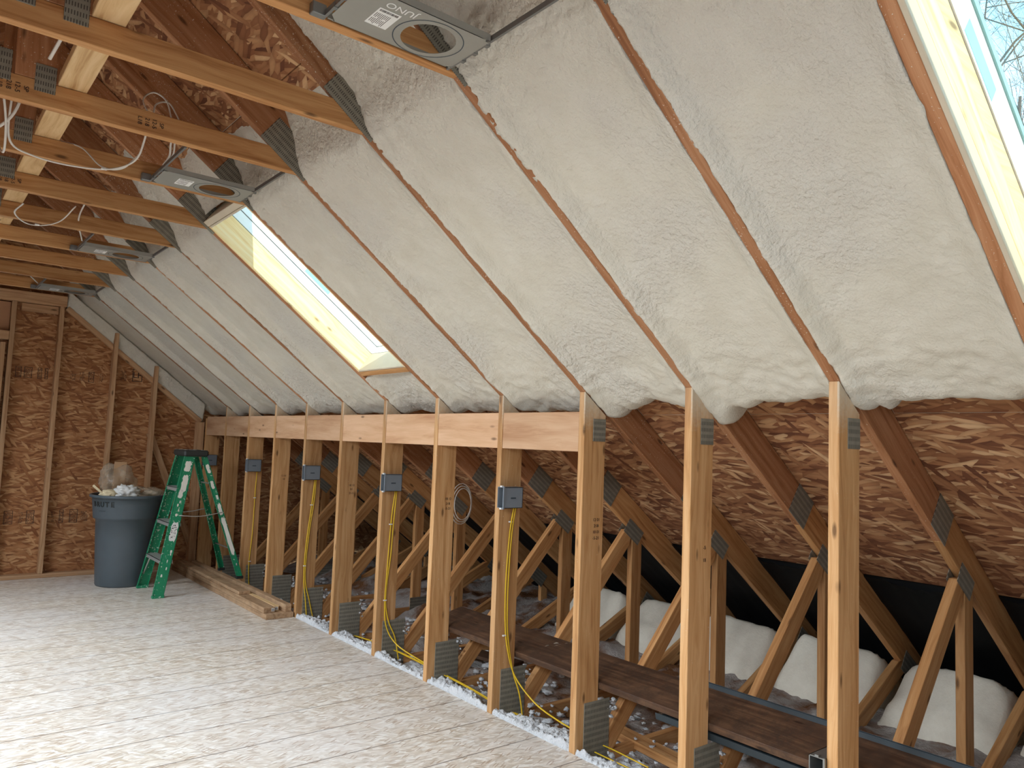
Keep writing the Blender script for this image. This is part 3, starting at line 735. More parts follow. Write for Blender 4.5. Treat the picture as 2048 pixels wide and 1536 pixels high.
# ---------------------------------------------------------------- recessed light plates
def light_plate(tr, label, near=False):
    yw = TY(tr)-.040; t = empty('recessed_light_plate', (-1.44, yw-.125, 2.50), label, 'light fixture', 'recessed light plates between the joists')
    # plate with a round hole: ring to rectangle
    bm = bmesh.new(); n = 48; hx, hy, r = .062, .006, .079; X0, X1, Y0, Y1 = -.20, .20, -.105, .105
    ins, outs = [], []
    for k in range(n):
        a = 2*math.pi*k/n; c, s = math.cos(a), math.sin(a)
        ins.append((hx+r*c, hy+r*s))
        f = min(((X1-hx) if c > 0 else (hx-X0))/max(abs(c), 1e-6), ((Y1-hy) if s > 0 else (hy-Y0))/max(abs(s), 1e-6)); outs.append((hx+f*c, hy+f*s))
    lay = []
    for z in (0, .0012):
        lay.append(([bm.verts.new((*p, z)) for p in ins], [bm.verts.new((*p, z)) for p in outs]))
    for k in range(n):
        j = (k+1) % n
        for L_ in lay: bm.faces.new((L_[0][k], L_[0][j], L_[1][j], L_[1][k]))
        bm.faces.new((lay[0][0][k], lay[0][0][j], lay[1][0][j], lay[1][0][k])); bm.faces.new((lay[0][1][k], lay[0][1][j], lay[1][1][j], lay[1][1][k]))
    # corners of the rectangle and turned-up side flanges
    for sx in (X0, X1):
        for sy in (Y0, Y1): box_bm(min(sx, sx*.93), min(sy, sy*.93), 0, max(sx, sx*.93), max(sy, sy*.93), .0012, bm=bm)
    box_bm(X0, Y0, 0, X1, Y0+.0015, .022, bm=bm); box_bm(X0, Y1-.0015, 0, X1, Y1, .022, bm=bm)
    link('plate', mesh_from(bm, 'plate'), 'greysteel', t)
    bm = bmesh.new(); pr = [(.1005, -.0006), (.102, -.0012), (.1035, -.0006)]
    rings = [[bm.verts.new((hx+a*math.cos(2*math.pi*k/n), hy+a*.95*math.sin(2*math.pi*k/n), z)) for k in range(n)] for a, z in pr]
    for A, B in zip(rings, rings[1:]):
        for k in range(n): bm.faces.new((A[k], A[(k+1) % n], B[(k+1) % n], B[k]))
    link('score_ring', mesh_from(bm, 'ring'), 'boxdark', t)
    for sx in (X0-.006, X1+.006):
        b = link('hanger_bar', mesh_from(box_bm(-.004, -(SP-.042)+.128, .004, .004, .124, .020), 'bar'), 'galv', t, loc=(sx, 0, 0))
        for q in range(3): link('bar_tab', mesh_from(box_bm(-.006, -.08+q*.06, .002, .012, -.065+q*.06, .016), 'tab'), 'galv', b)
    link('mounting_bracket', mesh_from(box_bm(-.245, .10, .002, -.205, .1245, .035, .002), 'br'), 'galv', t)
    lb = link('label', mesh_from(box_bm(-.12, -.045, -.0006, -.055, .045, -.0001), 'lb'), 'label', t, loc=(.0, -.0, 0))
    bm = bmesh.new(); rr = random.Random(4)
    for k in range(9):
        for c in range(2): box_bm(-.115+.005*k, -.02+c*.03, -.001, -.1135+.005*k, .0+c*.03+rr.uniform(0, .012), -.0007, bm=bm)
    for k in range(22): box_bm(-.115+.0025*k, -.040, -.001, -.115+.0025*k+rr.uniform(.0008, .0018), -.030, -.0007, bm=bm)
    link('print', mesh_from(bm, 'pr'), 'ink', lb)
    if near: text('stamped_name', 'JUNO', .036, 'label', t, (-.07, -.072, -.0008), (math.pi, 0, math.radians(180)))
    return t
light_plate(2, 'largest grey recessed light plate at the top of the picture, with white label', True)
light_plate(5, 'grey recessed light plate just above the far roof window')
light_plate(8, 'small grey recessed light plate two thirds down the row of joists')
light_plate(11, 'smallest and furthest recessed light plate, by the far top plate')

# ---------------------------------------------------------------- switch boxes and yellow cables
def switch_box(y, label, x=-.015, z=1.035, sgn=-1, mat='pvcgrey'):
    t = empty('electrical_box', (x, y, z), label, 'electrical box', 'electrical boxes on the kneewall posts')
    W, H, D, k = .055, .108, .125, .003
    ya, yb = (-W, 0) if sgn < 0 else (0, W)
    bm = bmesh.new()
    box_bm(0, ya, 0, D, ya+k, H, bm=bm); box_bm(0, yb-k, 0, D, yb, H, bm=bm); box_bm(0, ya, 0, D, yb, k, bm=bm); box_bm(0, ya, H-k, D, yb, H, bm=bm)
    box_bm(D-k, ya, 0, D, yb, H, bm=bm); box_bm(-.006, ya-.004, -.004, .001, ya+.003, H+.004, bm=bm)
    link('body', mesh_from(bm, 'body'), mat, t)
    link('inside', mesh_from(box_bm(D-k-.002, ya+k, k, D-k-.0005, yb-k, H-k), 'in'), 'boxdark', t)
    for zz in (-.003, H+.003): link('screw_tab', mesh_from(box_bm(-.002, (ya+yb)/2-.007, zz-.004, .012, (ya+yb)/2+.007, zz+.004, .001), 'tab'), 'label' if mat == 'pvcgrey' else 'galv', t)
    link('knockout', mesh_from(box_bm(.045, ya-.0012 if sgn < 0 else yb, .048, .078, ya if sgn < 0 else yb+.0012, .056), 'ko'), 'boxdark', t)
    return t
near = lambda i: TY(i)-.0385
for i, lab in ((4, 'nearest grey plastic switch box, largest in the picture'), (6, 'second nearest grey switch box, on the post below the far roof window'),
               (8, 'third nearest grey switch box, above a dark knot ring'), (10, 'grey switch box just right of the ladder top')):
    switch_box(near(i), lab)
switch_box(6.70-.0385, 'furthest grey switch box, tucked behind the ladder top')
switch_box(TY(1)+.0005, 'shiny metal box at the bottom edge of the picture', x=-.012, z=.265, sgn=1, mat='galv')

def cable(pts, label, r=.0042, mat='yellow', group='yellow cables below the switch boxes', staples=(), cat='cable', name='electrical_cable'):
    o = tube(name, pts, r, mat, n=7, seg=7, flat=.7)
    tag(o, label, cat, group)
    for s in staples: link('cable_staple', mesh_from(box_bm(s[0]-.011, s[1]-.004, s[2]-.003, s[0]+.011, s[1]+.006, s[2]+.004, .001), 'st'), 'label', o)
    return o
n4, n6, n8, n10 = near(4)-.008, near(6)-.008, near(8)-.008, near(10)-.008
cable([(.075, n4-.02, 1.04), (.070, n4, .90), (.056, n4, .66), (.062, n4, .45), (.080, n4-.005, .31), (.125, n4-.02, .17), (.17, n4-.13, .06), (.16, n4-.32, .03), (.15, n4-.52, .02)],
      'yellow cable curving away at the foot of the nearest switch-box post', staples=((.073, n4, .96), (.060, n4, .38)))
cable([(.088, n4-.02, 1.04), (.086, n4, .92), (.075, n4, .75), (.072, n4, .55), (.082, n4, .38), (.115, n4-.01, .20), (.15, n4-.03, .08), (.165, n4-.05, -.06)],
      'yellow cable dropping behind the foot plate of the nearest switch-box post')
cable([(.080, n6-.02, 1.04), (.072, n6, .85), (.058, n6, .50), (.054, n6, .32), (.075, n6, .17), (.12, n6-.06, .07), (.16, n6-.25, .02), (.16, n6-.50, .01)],
      'yellow cable looping left to right at the foot of the second switch-box post', staples=((.070, n6, .82), (.055, n6, .34)))
cable([(.090, n6-.02, 1.04), (.088, n6, .80), (.080, n6, .62), (.062, n6, .45), (.060, n6, .32), (.09, n6, .20), (.135, n6-.01, .10), (.16, n6-.03, -.05)],
      'straighter yellow cable on the second switch-box post')
cable([(.082, n8-.02, 1.04), (.078, n8, .85), (.050, n8, .55), (.046, n8, .30), (.070, n8, .12), (.09, n8-.01, -.06)],
      'yellow cable on the knot-ring post, leftmost of its pair', staples=((.075, n8, .84), (.047, n8, .38)))
cable([(.092, n8-.02, 1.04), (.092, n8, .85), (.066, n8, .60), (.056, n8, .30), (.10, n8, .12), (.14, n8-.01, -.04)], 'yellow cable on the knot-ring post, rightmost of its pair')
cable([(.085, n10-.02, 1.04), (.088, n10, .85), (.086, n10, .50), (.072, n10, .20), (.09, n10-.01, -.06)], 'yellow cable on the post just right of the ladder', staples=((.087, n10, .80), (.078, n10, .24)))
LR = [(.16, 3.6, -.02), (.15, 3.2, .01), (.13, 2.75, .02), (.12, 2.2, .01), (.14, 1.9, -.02), (.12, 1.5, -.01), (.13, 1.1, -.02), (.15, .75, -.03), (.13, .35, -.04), (.12, -.2, -.04)]
cable(LR, 'long yellow cable running low behind the posts toward the camera')
cable([(x+.018, y, z-.004) for x, y, z in LR[:6]] + [(.18, 1.2, .0), (.17, .9, .0)], 'second long yellow cable lying beside the first behind the posts')

# white cables in the upper left, hanging between joists
gw_ = 'white cables between the ceiling joists'
def wc(pts, label, st=(), r=.0045): return cable(pts, label, r, 'whitecab', gw_, st)
wc([(-2.20, 2.1, 2.75), (-2.215, 2.16, 2.62), (-2.20, 2.26, 2.50), (-2.11, 2.34, 2.485), (-1.97, 2.36, 2.485), (-1.83, 2.30, 2.49), (-1.755, 2.2, 2.52), (-1.74, 2.12, 2.59), (-1.75, 2.02, 2.66)],
   'long white cable sagging below the joists at left, clipped near its right bend', st=((-1.85, 2.31, 2.488),))
wc([(-2.0, 2.45, 2.61), (-1.93, 2.38, 2.58), (-1.86, 2.32, 2.50), (-1.79, 2.27, 2.495), (-1.745, 2.18, 2.54)], 'short white cable joining the long sagging one')
wc([(-2.10, 1.3, 2.76), (-2.135, 1.45, 2.66), (-2.16, 1.6, 2.602)], 'white cable piece hanging between the two nearest visible joists', r=.006)
wc([(-2.17, 2.02, 2.80), (-2.2, 2.08, 2.58), (-2.26, 2.16, 2.50), (-2.32, 2.2, 2.48)], 'white cable crossing the loop at the left picture edge', r=.006)
wc([(-2.26, 1.95, 2.60), (-2.235, 2.04, 2.50), (-2.225, 2.14, 2.42), (-2.235, 2.22, 2.45), (-2.25, 2.3, 2.55)], 'thin white loop hanging at the left picture edge')
wc([(-1.79, 1.84, 2.602), (-1.81, 1.86, 2.66), (-1.77, 1.88, 2.71), (-1.72, 1.88, 2.69), (-1.70, 1.86, 2.61)], 'white cable loop standing up behind the second joist', r=.0035)
wc([(-1.77, 1.85, 2.602), (-1.76, 1.87, 2.66), (-1.71, 1.89, 2.69), (-1.68, 1.87, 2.64), (-1.67, 1.85, 2.602)], 'second, smaller white cable loop behind the second joist', r=.0035)
wc([(-1.66, 1.95, 2.62), (-1.655, 2.03, 2.58), (-1.645, 2.08, 2.54), (-1.648, 2.16, 2.52)], 'white cable feeding the light plate above the far roof window')
wc([(-1.65, 1.95, 2.62), (-1.64, 2.03, 2.59), (-1.63, 2.09, 2.55), (-1.645, 2.18, 2.52)], 'twin white cable feeding the light plate above the far roof window', r=.004)
wc([(-2.05, 3.2, 2.49), (-2.07, 3.35, 2.47), (-2.0, 3.5, 2.46), (-1.92, 3.5, 2.465), (-1.85, 3.42, 2.49), (-1.80, 3.32, 2.56)], 'white cable drooping further back between the joists', st=((-1.95, 3.5, 2.463),))
wc([(-1.76, 3.2, 2.60), (-1.74, 3.6, 2.56), (-1.66, 3.95, 2.515)], 'white cable feeding the third light plate')
wc([(-1.90, 5.6, 2.60), (-1.75, 5.75, 2.57), (-1.66, 5.82, 2.515)], 'white cable feeding the furthest light plate')
bm = bmesh.new()
for k, rr_ in enumerate((.10, .115, .13)):
    tube_bm([(.70 + rr_*.72*math.cos(a*.3), 3.1+.01*k, .93 + rr_*1.1*math.sin(a*.3)) for a in range(22)], .003, bm)
tag(link('cable_coil', mesh_from(bm, 'coil'), 'whitecab', smooth=True), 'coil of thin white cable hanging behind the kneewall posts', 'cable')

# ---------------------------------------------------------------- eave: loose wool, batts, black baffles, planks
bm = bmesh.new(); nx, ny = 90, 300; V = []
for a in range(nx+1):
    row = []
    for b in range(ny+1):
        x = -.004 + 2.44*a/nx; y = -1.6 + 8.42*b/ny
        z = -.10 + .05*fb((x, y, 0), 2.2, 2) + .028*fb((x, y, 3), 9, 3)
        if x < .30: z += .055*(1-x/.30)
        if x > .8: z += .13*smooth((x-.8)/.6)
        if a == 0: z = -.03
        row.append(bm.verts.new((x, y, z)))
    V.append(row)
for a in range(nx):
    for b in range(ny): bm.faces.new((V[a][b], V[a+1][b], V[a+1][b+1], V[a][b+1]))
o = link('loose_insulation', mesh_from(bm, 'loose'), 'woolfloor', smooth=True); tag(o, 'brownish white loose insulation covering the eave floor behind the posts', 'insulation', kind='stuff')
# fluffy tufts by the floor edge
bm = bmesh.new(); rr = random.Random(11); base = bmesh.new(); bmesh.ops.create_icosphere(base, subdivisions=2, radius=1)
bv = [v.co.copy() for v in base.verts]; bf = [[v.index for v in f.verts] for f in base.faces]; base.free()
def tuft(p, r, sq=.75):
    s = rr.random()*50; ax = Euler((rr.random()*6, rr.random()*6, rr.random()*6)).to_matrix()
    vs = []
    for c in bv:
        k = 1 + .9*noise.noise(c*1.9+Vector((s, 0, 0))) + .8*noise.noise(c*4.5+Vector((0, s, 0)))
        q = ax @ (c*k*r); vs.append(bm.verts.new(Vector(p)+Vector((q.x, q.y, q.z*sq))))
    for f in bf: bm.faces.new([vs[i] for i in f])
NXW, NYW = 66, 1500
V = []
for b in range(NYW+1):
    y = -.40 + 6.9*b/NYW; row = []
    wdt = .16 + .12*max(-.6, fb((y, 0, 0), 2.4, 2)); hgt = .030 + .030*fb((y, 4, 0), 3.1, 2)
    for a in range(NXW+1):
        u = a/NXW; x = -.012 + u*.34
        e = smooth(min(1, (x+.016)/.03)) * smooth((wdt - x)/.10)
        q = Vector((x, y, 0))
        puff = sum(abs(noise.noise(q*f + Vector((f, 0, 0))))*k for f, k in ((28, .022), (60, .013), (130, .006)))
        z = -.075 + e*(.055 + hgt*.8 + puff*1.2) + .01*(1-e)*noise.noise(q*30)
        x2 = x + .012*noise.noise(q*55 + Vector((9, 9, 0)))
        row.append(bm.verts.new((max(x2, .002) if z < .002 else max(x2, -.02), y + .010*noise.noise(q*50), z)))
    V.append(row)
for a in range(NYW):
    for b in range(NXW): bm.faces.new((V[a][b], V[a+1][b], V[a+1][b+1], V[a][b+1]))
for i in range(1, 12):                        # lumps caught on the plates' outer edge and beside the feet
    for k in range(16): tuft((.215+rr.uniform(-.01, .03), TY(i)-.02+rr.uniform(-.03, .02), rr.uniform(.10, .20)), rr.uniform(.004, .011))
    for k in range(14): tuft((rr.uniform(.15, .55), TY(i)-.03-abs(rr.gauss(0, .12)), rr.uniform(-.06, .0)), rr.uniform(.006, .016))
for k in range(500): tuft((rr.uniform(.2, 1.3), rr.uniform(-.3, 6.3), rr.uniform(-.10, -.05)), rr.uniform(.008, .03), .4)
for f in bm.faces: f.smooth = True
tag(link('insulation_tufts', mesh_from(bm, 'tufts'), 'wool'), 'fluffy white insulation tufts along the subfloor edge', 'insulation', kind='stuff')

BT = {0: 'large white insulation batt at the lower right, behind the rightmost post', 1: 'white batt in the eave between the two largest posts',
      2: 'white batt in the eave left of the second largest post', 3: 'white batt in the eave seen past the post that ends the header row', 4: 'small visible white batt behind the nearest switch-box post',
      5: 'dim white batt deep in the eave below the far roof window', -1: 'white batt cut by the right picture edge'}
for i in range(-1, 6):
    ya, yb = TY(i)+.006, TY(i+1)-.046; bm = bmesh.new(); nu, nv = 44, 26; V = []
    for a in range(nu+1):
        row = []; u = a/nu; x = 1.52 + .72*u + (.05*fb((i, 2, 0), 3))
        for b in range(nv+1):
            v = b/nv; y = ya + (yb-ya)*v
            e = (1-(2*abs(v-.5))**6)**.5; q = (x, y, i)
            h = (.10 + .20*smooth(u/.35))*e + .03*fb(q, 5, 3) + .02*fb(q, 2, 2)
            h *= math.sqrt(max(0, 1-(1-min(1, u/.10))**2)); h *= math.sqrt(max(0, min(1, (1-u)/.08)))
            z = min(.03 + h, 1.65-.75*x-.012 if True else 9)
            row.append(bm.verts.new((x, y, z)))
        V.append(row)
    for a in range(nu):
        for b in range(nv): bm.faces.new((V[a][b], V[a+1][b], V[a+1][b+1], V[a][b+1]))
    ring = [V[a][0] for a in range(nu+1)] + V[nu][1:] + [V[a][nv] for a in range(nu-1, -1, -1)] + V[0][nv-1:0:-1]
    lo = [bm.verts.new((r.co.x, r.co.y, -.06)) for r in ring]; n = len(ring)
    for k in range(n): bm.faces.new((ring[k], ring[(k+1) % n], lo[(k+1) % n], lo[k]))
    tag(link('insulation_batt', mesh_from(bm, 'batt'), 'batt', smooth=True), BT[i], 'insulation batt', 'insulation batts in the eave')
BB = {-1: 'black vent baffle cut by the right picture edge', 0: 'largest black vent baffle, above the batt behind the rightmost post', 1: 'black vent baffle between the two largest posts',
      2: 'black vent baffle left of the second largest post', 3: 'small dark vent baffle left of the post ending the header row', 4: 'dark vent baffle behind the nearest switch-box post',
      5: 'dark vent baffle behind the bare post under the far roof window', 6: 'dark vent baffle deep in the eave, seen left of the second switch-box post', 7: 'dark vent baffle deep in the eave, behind the third switch-box post',
      8: 'dark vent baffle deep in the eave, between the third and fourth switch boxes', 9: 'dark vent baffle deep in the eave, behind the fourth switch-box post', 10: 'dark vent baffle deep in the eave, furthest from the camera'}
for i in range(-1, 11):
    ya, yb = TY(i)+.004, TY(i+1)-.042; bm = bmesh.new(); V = []
    for a in range(25):
        row = []; x = 1.385 + .04*a
        for b in range(17):
            y = ya + (yb-ya)*b/16; sag = .012 + .02*math.sin(math.pi*b/16) + .012*abs(math.sin(b*1.2)) + .01*fb((x, y, i), 5)
            if a == 0: x_ = x + .012*fb((y, i, 0), 12, 2)
            else: x_ = x
            row.append(bm.verts.new((x_, y, zt(x_) - sag)))
        V.append(row)
    for a in range(24):
        for b in range(16): bm.faces.new((V[a][b], V[a+1][b], V[a+1][b+1], V[a][b+1]))
    bmesh.ops.solidify(bm, geom=bm.faces[:], thickness=.002)
    tag(link('vent_baffle', mesh_from(bm, 'baffle'), 'black', smooth=True), BB[i], 'vent baffle', 'black vent baffles under the roof deck')

pd = Vector((math.cos(.25), 0, math.sin(.25)))
def lying(name, xa, za, y0, y1, w, t, mat, ang=.25):
    d = Vector((math.cos(ang), 0, math.sin(ang))); c = Vector((xa, 0, za)) + d*w/2
    return board(name, (c.x, y0, c.z), (c.x, y1, c.z), d, w, t, mat)
tag(lying('plank', .145, .272, -1.25, 2.62, .245, .032, 'plank', .22), 'long dirty brown plank resting on the diagonal webs behind the posts', 'plank')
# dark metal channel along the plank's outer edge and a second one under its inner edge
def channel(name, x, z, y0, y1, w, h, ang):
    bm = bmesh.new(); k = .0015
    box_bm(0, y0, 0, w, y1, k, bm=bm); box_bm(0, y0, 0, k, y1, h, bm=bm); box_bm(w-k, y0, 0, w, y1, h, bm=bm)
    return link(name, mesh_from(bm, name), 'darksteel', loc=(x, 0, z), rot=(0, -ang, 0))
tag(channel('metal_channel', .350, .285, -1.25, .92, .085, .012, .95), 'dark grey metal channel leaning along the outer edge of the brown plank', 'metal channel')
tag(channel('metal_channel', .165, .215, -1.25, .86, .08, .03, .22), 'black metal channel under the inner edge of the brown plank', 'metal channel')
tag(board('scrap_board', (.46, 1.35, -.045), (.36, .50, -.04), (1, 0, 0), .09, .038, 'pine'), 'loose pine board lying on the eave insulation behind the nearest posts', 'board')
tag(board('scrap_board', (.62, 3.3, -.05), (.75, 2.5, -.04), (1, 0, 0), .14, .02, 'plank'), 'dark scrap board half buried in the eave insulation', 'board')
# crumpled clear film lying in the eave at the lower right and draped by the plank
def film_obj(name, pts, wd, label, seed):
    bm = bmesh.new(); P = crm(pts, 10); V = []
    for i, p in enumerate(P):
        row = []; t = (P[min(i+1, len(P)-1)]-P[max(0, i-1)]).normalized(); s = t.cross(Vector((0, 0, 1))).normalized()
        for k in range(9):
            u = k/8-.5; f = wd*(.5+.5*math.sin(math.pi*i/(len(P)-1)))
            row.append(bm.verts.new(p + s*u*f + Vector((0, 0, 1))*(.02*noise.noise(Vector((i*.3, k*1.3, seed))) + .012*math.sin(k*2.3+i*.2))))
        V.append(row)
    for a in range(len(V)-1):
        for b in range(8): bm.faces.new((V[a][b], V[a+1][b], V[a+1][b+1], V[a][b+1]))
    return tag(link(name, mesh_from(bm, name), 'film', smooth=True), label, 'plastic film')
film_obj('plastic_film', [(.50, .72, .30), (.62, .48, .20), (.62, .30, .22), (.55, .16, .25), (.50, .05, .26)], .10, 'crumpled clear film strip lying across the webs at lower right', 3)
film_obj('plastic_film', [(.37, 1.62, .32), (.30, 1.68, .31), (.22, 1.72, .275)], .03, 'thin wisp of clear film draped over the brown plank', 8)

# ---------------------------------------------------------------- lumber stack on the floor
def lum(x0, x1, z0, z1, y0, y1, label, mat='lumber'):
    o = board('lumber_board', ((x0+x1)/2, y0, (z0+z1)/2), ((x0+x1)/2, y1, (z0+z1)/2), (1, 0, 0), x1-x0, z1-z0, mat)
    return tag(o, label, 'board', 'boards stacked along the kneewall')
lum(-.225, -.012, .0005, .0385, 4.24, 6.70, 'wide bottom board of the lumber stack on the floor')
lum(-.222, -.134, .039, .077, 4.30, 6.66, 'narrow board on the left side of the lumber stack')
lum(-.130, -.092, .039, .077, 4.33, 6.60, 'thin strip in the middle of the lumber stack', 'blockpale')
lum(-.066, -.018, .039, .092, 4.27, 6.62, 'square-edged board against the posts, on the lumber stack')
lum(-.215, -.125, .0775, .103, 4.85, 6.62, 'shorter top board set back on the lumber stack')
for k, (x, z) in enumerate(((-.150, .058), (-.111, .058))):
    bm = bmesh.new()
    y = 4.2995 if k == 0 else 4.3295
    box_bm(x-.012, y-.001, z-.012, x+.012, y, z+.012, bm=bm)
    o = link('paper_tag', mesh_from(bm, 'tag'), 'label'); tag(o, ('white paper tag on the end of the narrow stacked board', 'white paper tag on the end of the thin stacked strip')[k], 'tag')
    b2 = bmesh.new()
    for q in range(6): box_bm(x-.010+q*.0034, y-.0016, z-.009, x-.0088+q*.0034, y-.0011, z+.009, bm=b2)
    link('barcode', mesh_from(b2, 'bar'), 'ink', o)

# ---------------------------------------------------------------- green step ladder
lad = empty('step_ladder', (-.40, 5.62, 0), 'paint-splashed green fibreglass step ladder with dark cap', 'ladder')
def LP_(o): child(o, lad); return o
TOPZ = 1.19; XF, XTf = -.685, -.475; XR, XTr = -.02, -.355
YN, YF, YNt, YFt = 5.375, 5.905, 5.50, 5.79
def crail(name, p0, p1, outdir, depth, wdt, mat, k=.004):
    """C-section rail: web facing outdir, flanges inward"""
    p0, p1 = Vector(p0), Vector(p1); Z = (p1-p0).normalized(); Yv = Vector(outdir); Yv = (Yv-Z*Yv.dot(Z)).normalized(); Xv = Yv.cross(Z)
    bm = bmesh.new(); L = (p1-p0).length
    box_bm(-wdt/2, -k, 0, wdt/2, 0, L, bm=bm); box_bm(-wdt/2, -depth, 0, -wdt/2+k, 0, L, bm=bm); box_bm(wdt/2-k, -depth, 0, wdt/2, 0, L, bm=bm)
    o = link(name, mesh_from(bm, name), mat)
    m = Matrix(((Xv.x, Yv.x, Z.x), (Xv.y, Yv.y, Z.y), (Xv.z, Yv.z, Z.z))).to_4x4(); m.translation = p0
    o.matrix_local = m
    o.parent = lad; o.matrix_parent_inverse = Matrix.Translation(lad.location).inverted()
    return o
fn = crail('front_rail', (XF, YN, .02), (XTf, YNt, TOPZ-.03), (0, -1, 0), .030, .085, 'green')
ff = crail('front_rail', (XF, YF, .02), (XTf, YFt, TOPZ-.03), (0, 1, 0), .030, .085, 'green')
rn = crail('rear_rail', (XR, YN+.015, .125), (XTr, YNt+.01, TOPZ-.03), (0, -1, 0), .025, .045, 'green')
rf = crail('rear_rail', (XR, YF-.015, .125), (XTr, YFt-.01, TOPZ-.03), (0, 1, 0), .025, .045, 'green')
for i, (x, y) in enumerate(((XF, YN), (XF, YF))):
    LP_(link('foot', mesh_from(box_bm(x-.048, y-.004+(0 if i == 0 else -.03), 0, x+.048, y+.034+(0 if i == 0 else -.03), .022, .003), 'ft'), 'green'))
for i, (x, y) in enumerate(((XR, YN+.015), (XR, YF-.015))):
    LP_(link('foot', mesh_from(box_bm(x-.03, y-.004+(0 if i == 0 else -.022), .1035, x+.03, y+.026+(0 if i == 0 else -.022), .128, .003), 'ft'), 'blackpl'))
for z in (.30, .60, .89):
    t = (z-.02)/(TOPZ-.05); x = XF+(XTf-XF)*t; y0 = YN+(YNt-YN)*t+.004; y1 = YF+(YFt-YF)*t-.004
    bm = box_bm(x-.045, y0, z-.004, x+.050, y1, z+.0, 0); box_bm(x-.045, y0, z-.03, x-.041, y1, z, bm=bm); box_bm(x+.046, y0, z-.03, x+.05, y1, z, bm=bm)
    for q in range(5): box_bm(x-.038+q*.018, y0, z, x-.034+q*.018, y1, z+.0015, bm=bm)
    LP_(link('step', mesh_from(bm, 'step'), 'alu'))
for z in (.36, .92):
    t = (z-.125)/(TOPZ-.155); x = XR+(XTr-XR)*t; y0 = YN+.015+(YNt-YN-.005)*t+.004; y1 = YF-.015+(YFt-YF+.005)*t-.004
    LP_(tube('rear_brace', [(x, y0, z), (x, (y0+y1)/2, z), (x, y1, z)], .011, 'alu', n=2, flat=.5))
for y, yt in ((YN, YNt), (YF, YFt)):          # spreader bars and lower knee braces
    t = .55; sgn = 1 if y == YN else -1
    a = Vector((XF+(XTf-XF)*.56+.02, y+(yt-y)*.56-sgn*.006, .66)); b = Vector((XR+(XTr-XR)*.52, y+(yt-y)*.52-sgn*.006, .68))
    LP_(tube('spreader', [a, (a+b)/2+Vector((0, 0, -.02)), b], .008, 'alu', n=4, flat=.5))
    tz = .28
    LP_(tube('knee_brace', [(XF+.03, y+sgn*.10, .285), (XF+.012, y+sgn*.05, .19), (XF-.0, y+sgn*.012, .12)], .006, 'alu', n=3))
LP_(tube('rear_knee_brace', [(XR-.05, YN+.11, .345), (XR-.04, YN+.06, .28), (XR-.03, YN+.022, .22)], .006, 'alu', n=3))
cap = LP_(link('top_cap', mesh_from(box_bm(XTf-.055, YNt-.022, TOPZ-.035, XTr+.028, YFt+.022, TOPZ+.02, .012), 'cap'), 'blackpl'))
for q in range(10):
    px_, py_ = R.uniform(XTf-.06, XTr+.03), R.uniform(YNt-.01, YFt+.01)
    link('paint_splash', mesh_from(box_bm(px_-.01, py_-.012, TOPZ+.0201, px_+R.uniform(.005, .02), py_+.01, TOPZ+.0208), 'sp'), 'paint', cap).matrix_parent_inverse = Matrix.Identity(4)
# worn stickers and splashes on the rails
def splash(rail, z0, z1, hw, seed, mat='paint', name='paint_splash', cx=0.0, n=26):
    rr = random.Random(seed); bm = bmesh.new(); c = (z0+z1)/2
    vs = [bm.verts.new((cx + hw*max(-1, min(1, 1.25*math.cos(a)))*(1+rr.uniform(-.22, .12)), .0008, c + (z1-z0)/2*max(-1, min(1, 1.25*math.sin(a)))*(1+rr.uniform(-.10, .06)))) for a in [2*math.pi*k/n for k in range(n)]]
    f = bm.faces.new(vs); r = bmesh.ops.extrude_face_region(bm, geom=[f]); bmesh.ops.translate(bm, verts=[v for v in r['geom'] if isinstance(v, bmesh.types.BMVert)], vec=(0, -.0006, 0))
    return link(name, mesh_from(bm, name), mat, rail)
splash(fn, 1.03, 1.12, .026, 1); splash(fn, .86, 1.00, .024, 2, cx=-.004); splash(fn, .80, .87, .018, 12, cx=.008)
st = splash(fn, .44, .60, .028, 3, 'label', 'worn_sticker', -.004)
for k, (z, s) in enumerate(((.74, .006), (.70, .004), (.66, .007), (.36, .008), (.34, .004), (.22, .005), (.16, .006), (.77, .004), (.28, .004))): splash(fn, z-.012, z+.012, s, 20+k, cx=R.uniform(-.025, .03), n=9)
bm = bmesh.new(); rr2 = random.Random(6)
for q in range(26):
    x, z = rr2.uniform(-.024, .018), rr2.uniform(.46, .58); box_bm(x, .0013, z, x+rr2.uniform(.002, .010), .0018, z+rr2.uniform(.002, .010), bm=bm)
link('sticker_print', mesh_from(bm, 'pp'), 'ink', fn)
splash(rn, .94, 1.02, .014, 5); splash(rn, .80, .87, .013, 6, cx=.004); splash(rn, .56, .66, .015, 7); splash(rn, .20, .54, .0185, 8); splash(rn, .70, .74, .010, 9, cx=-.005)

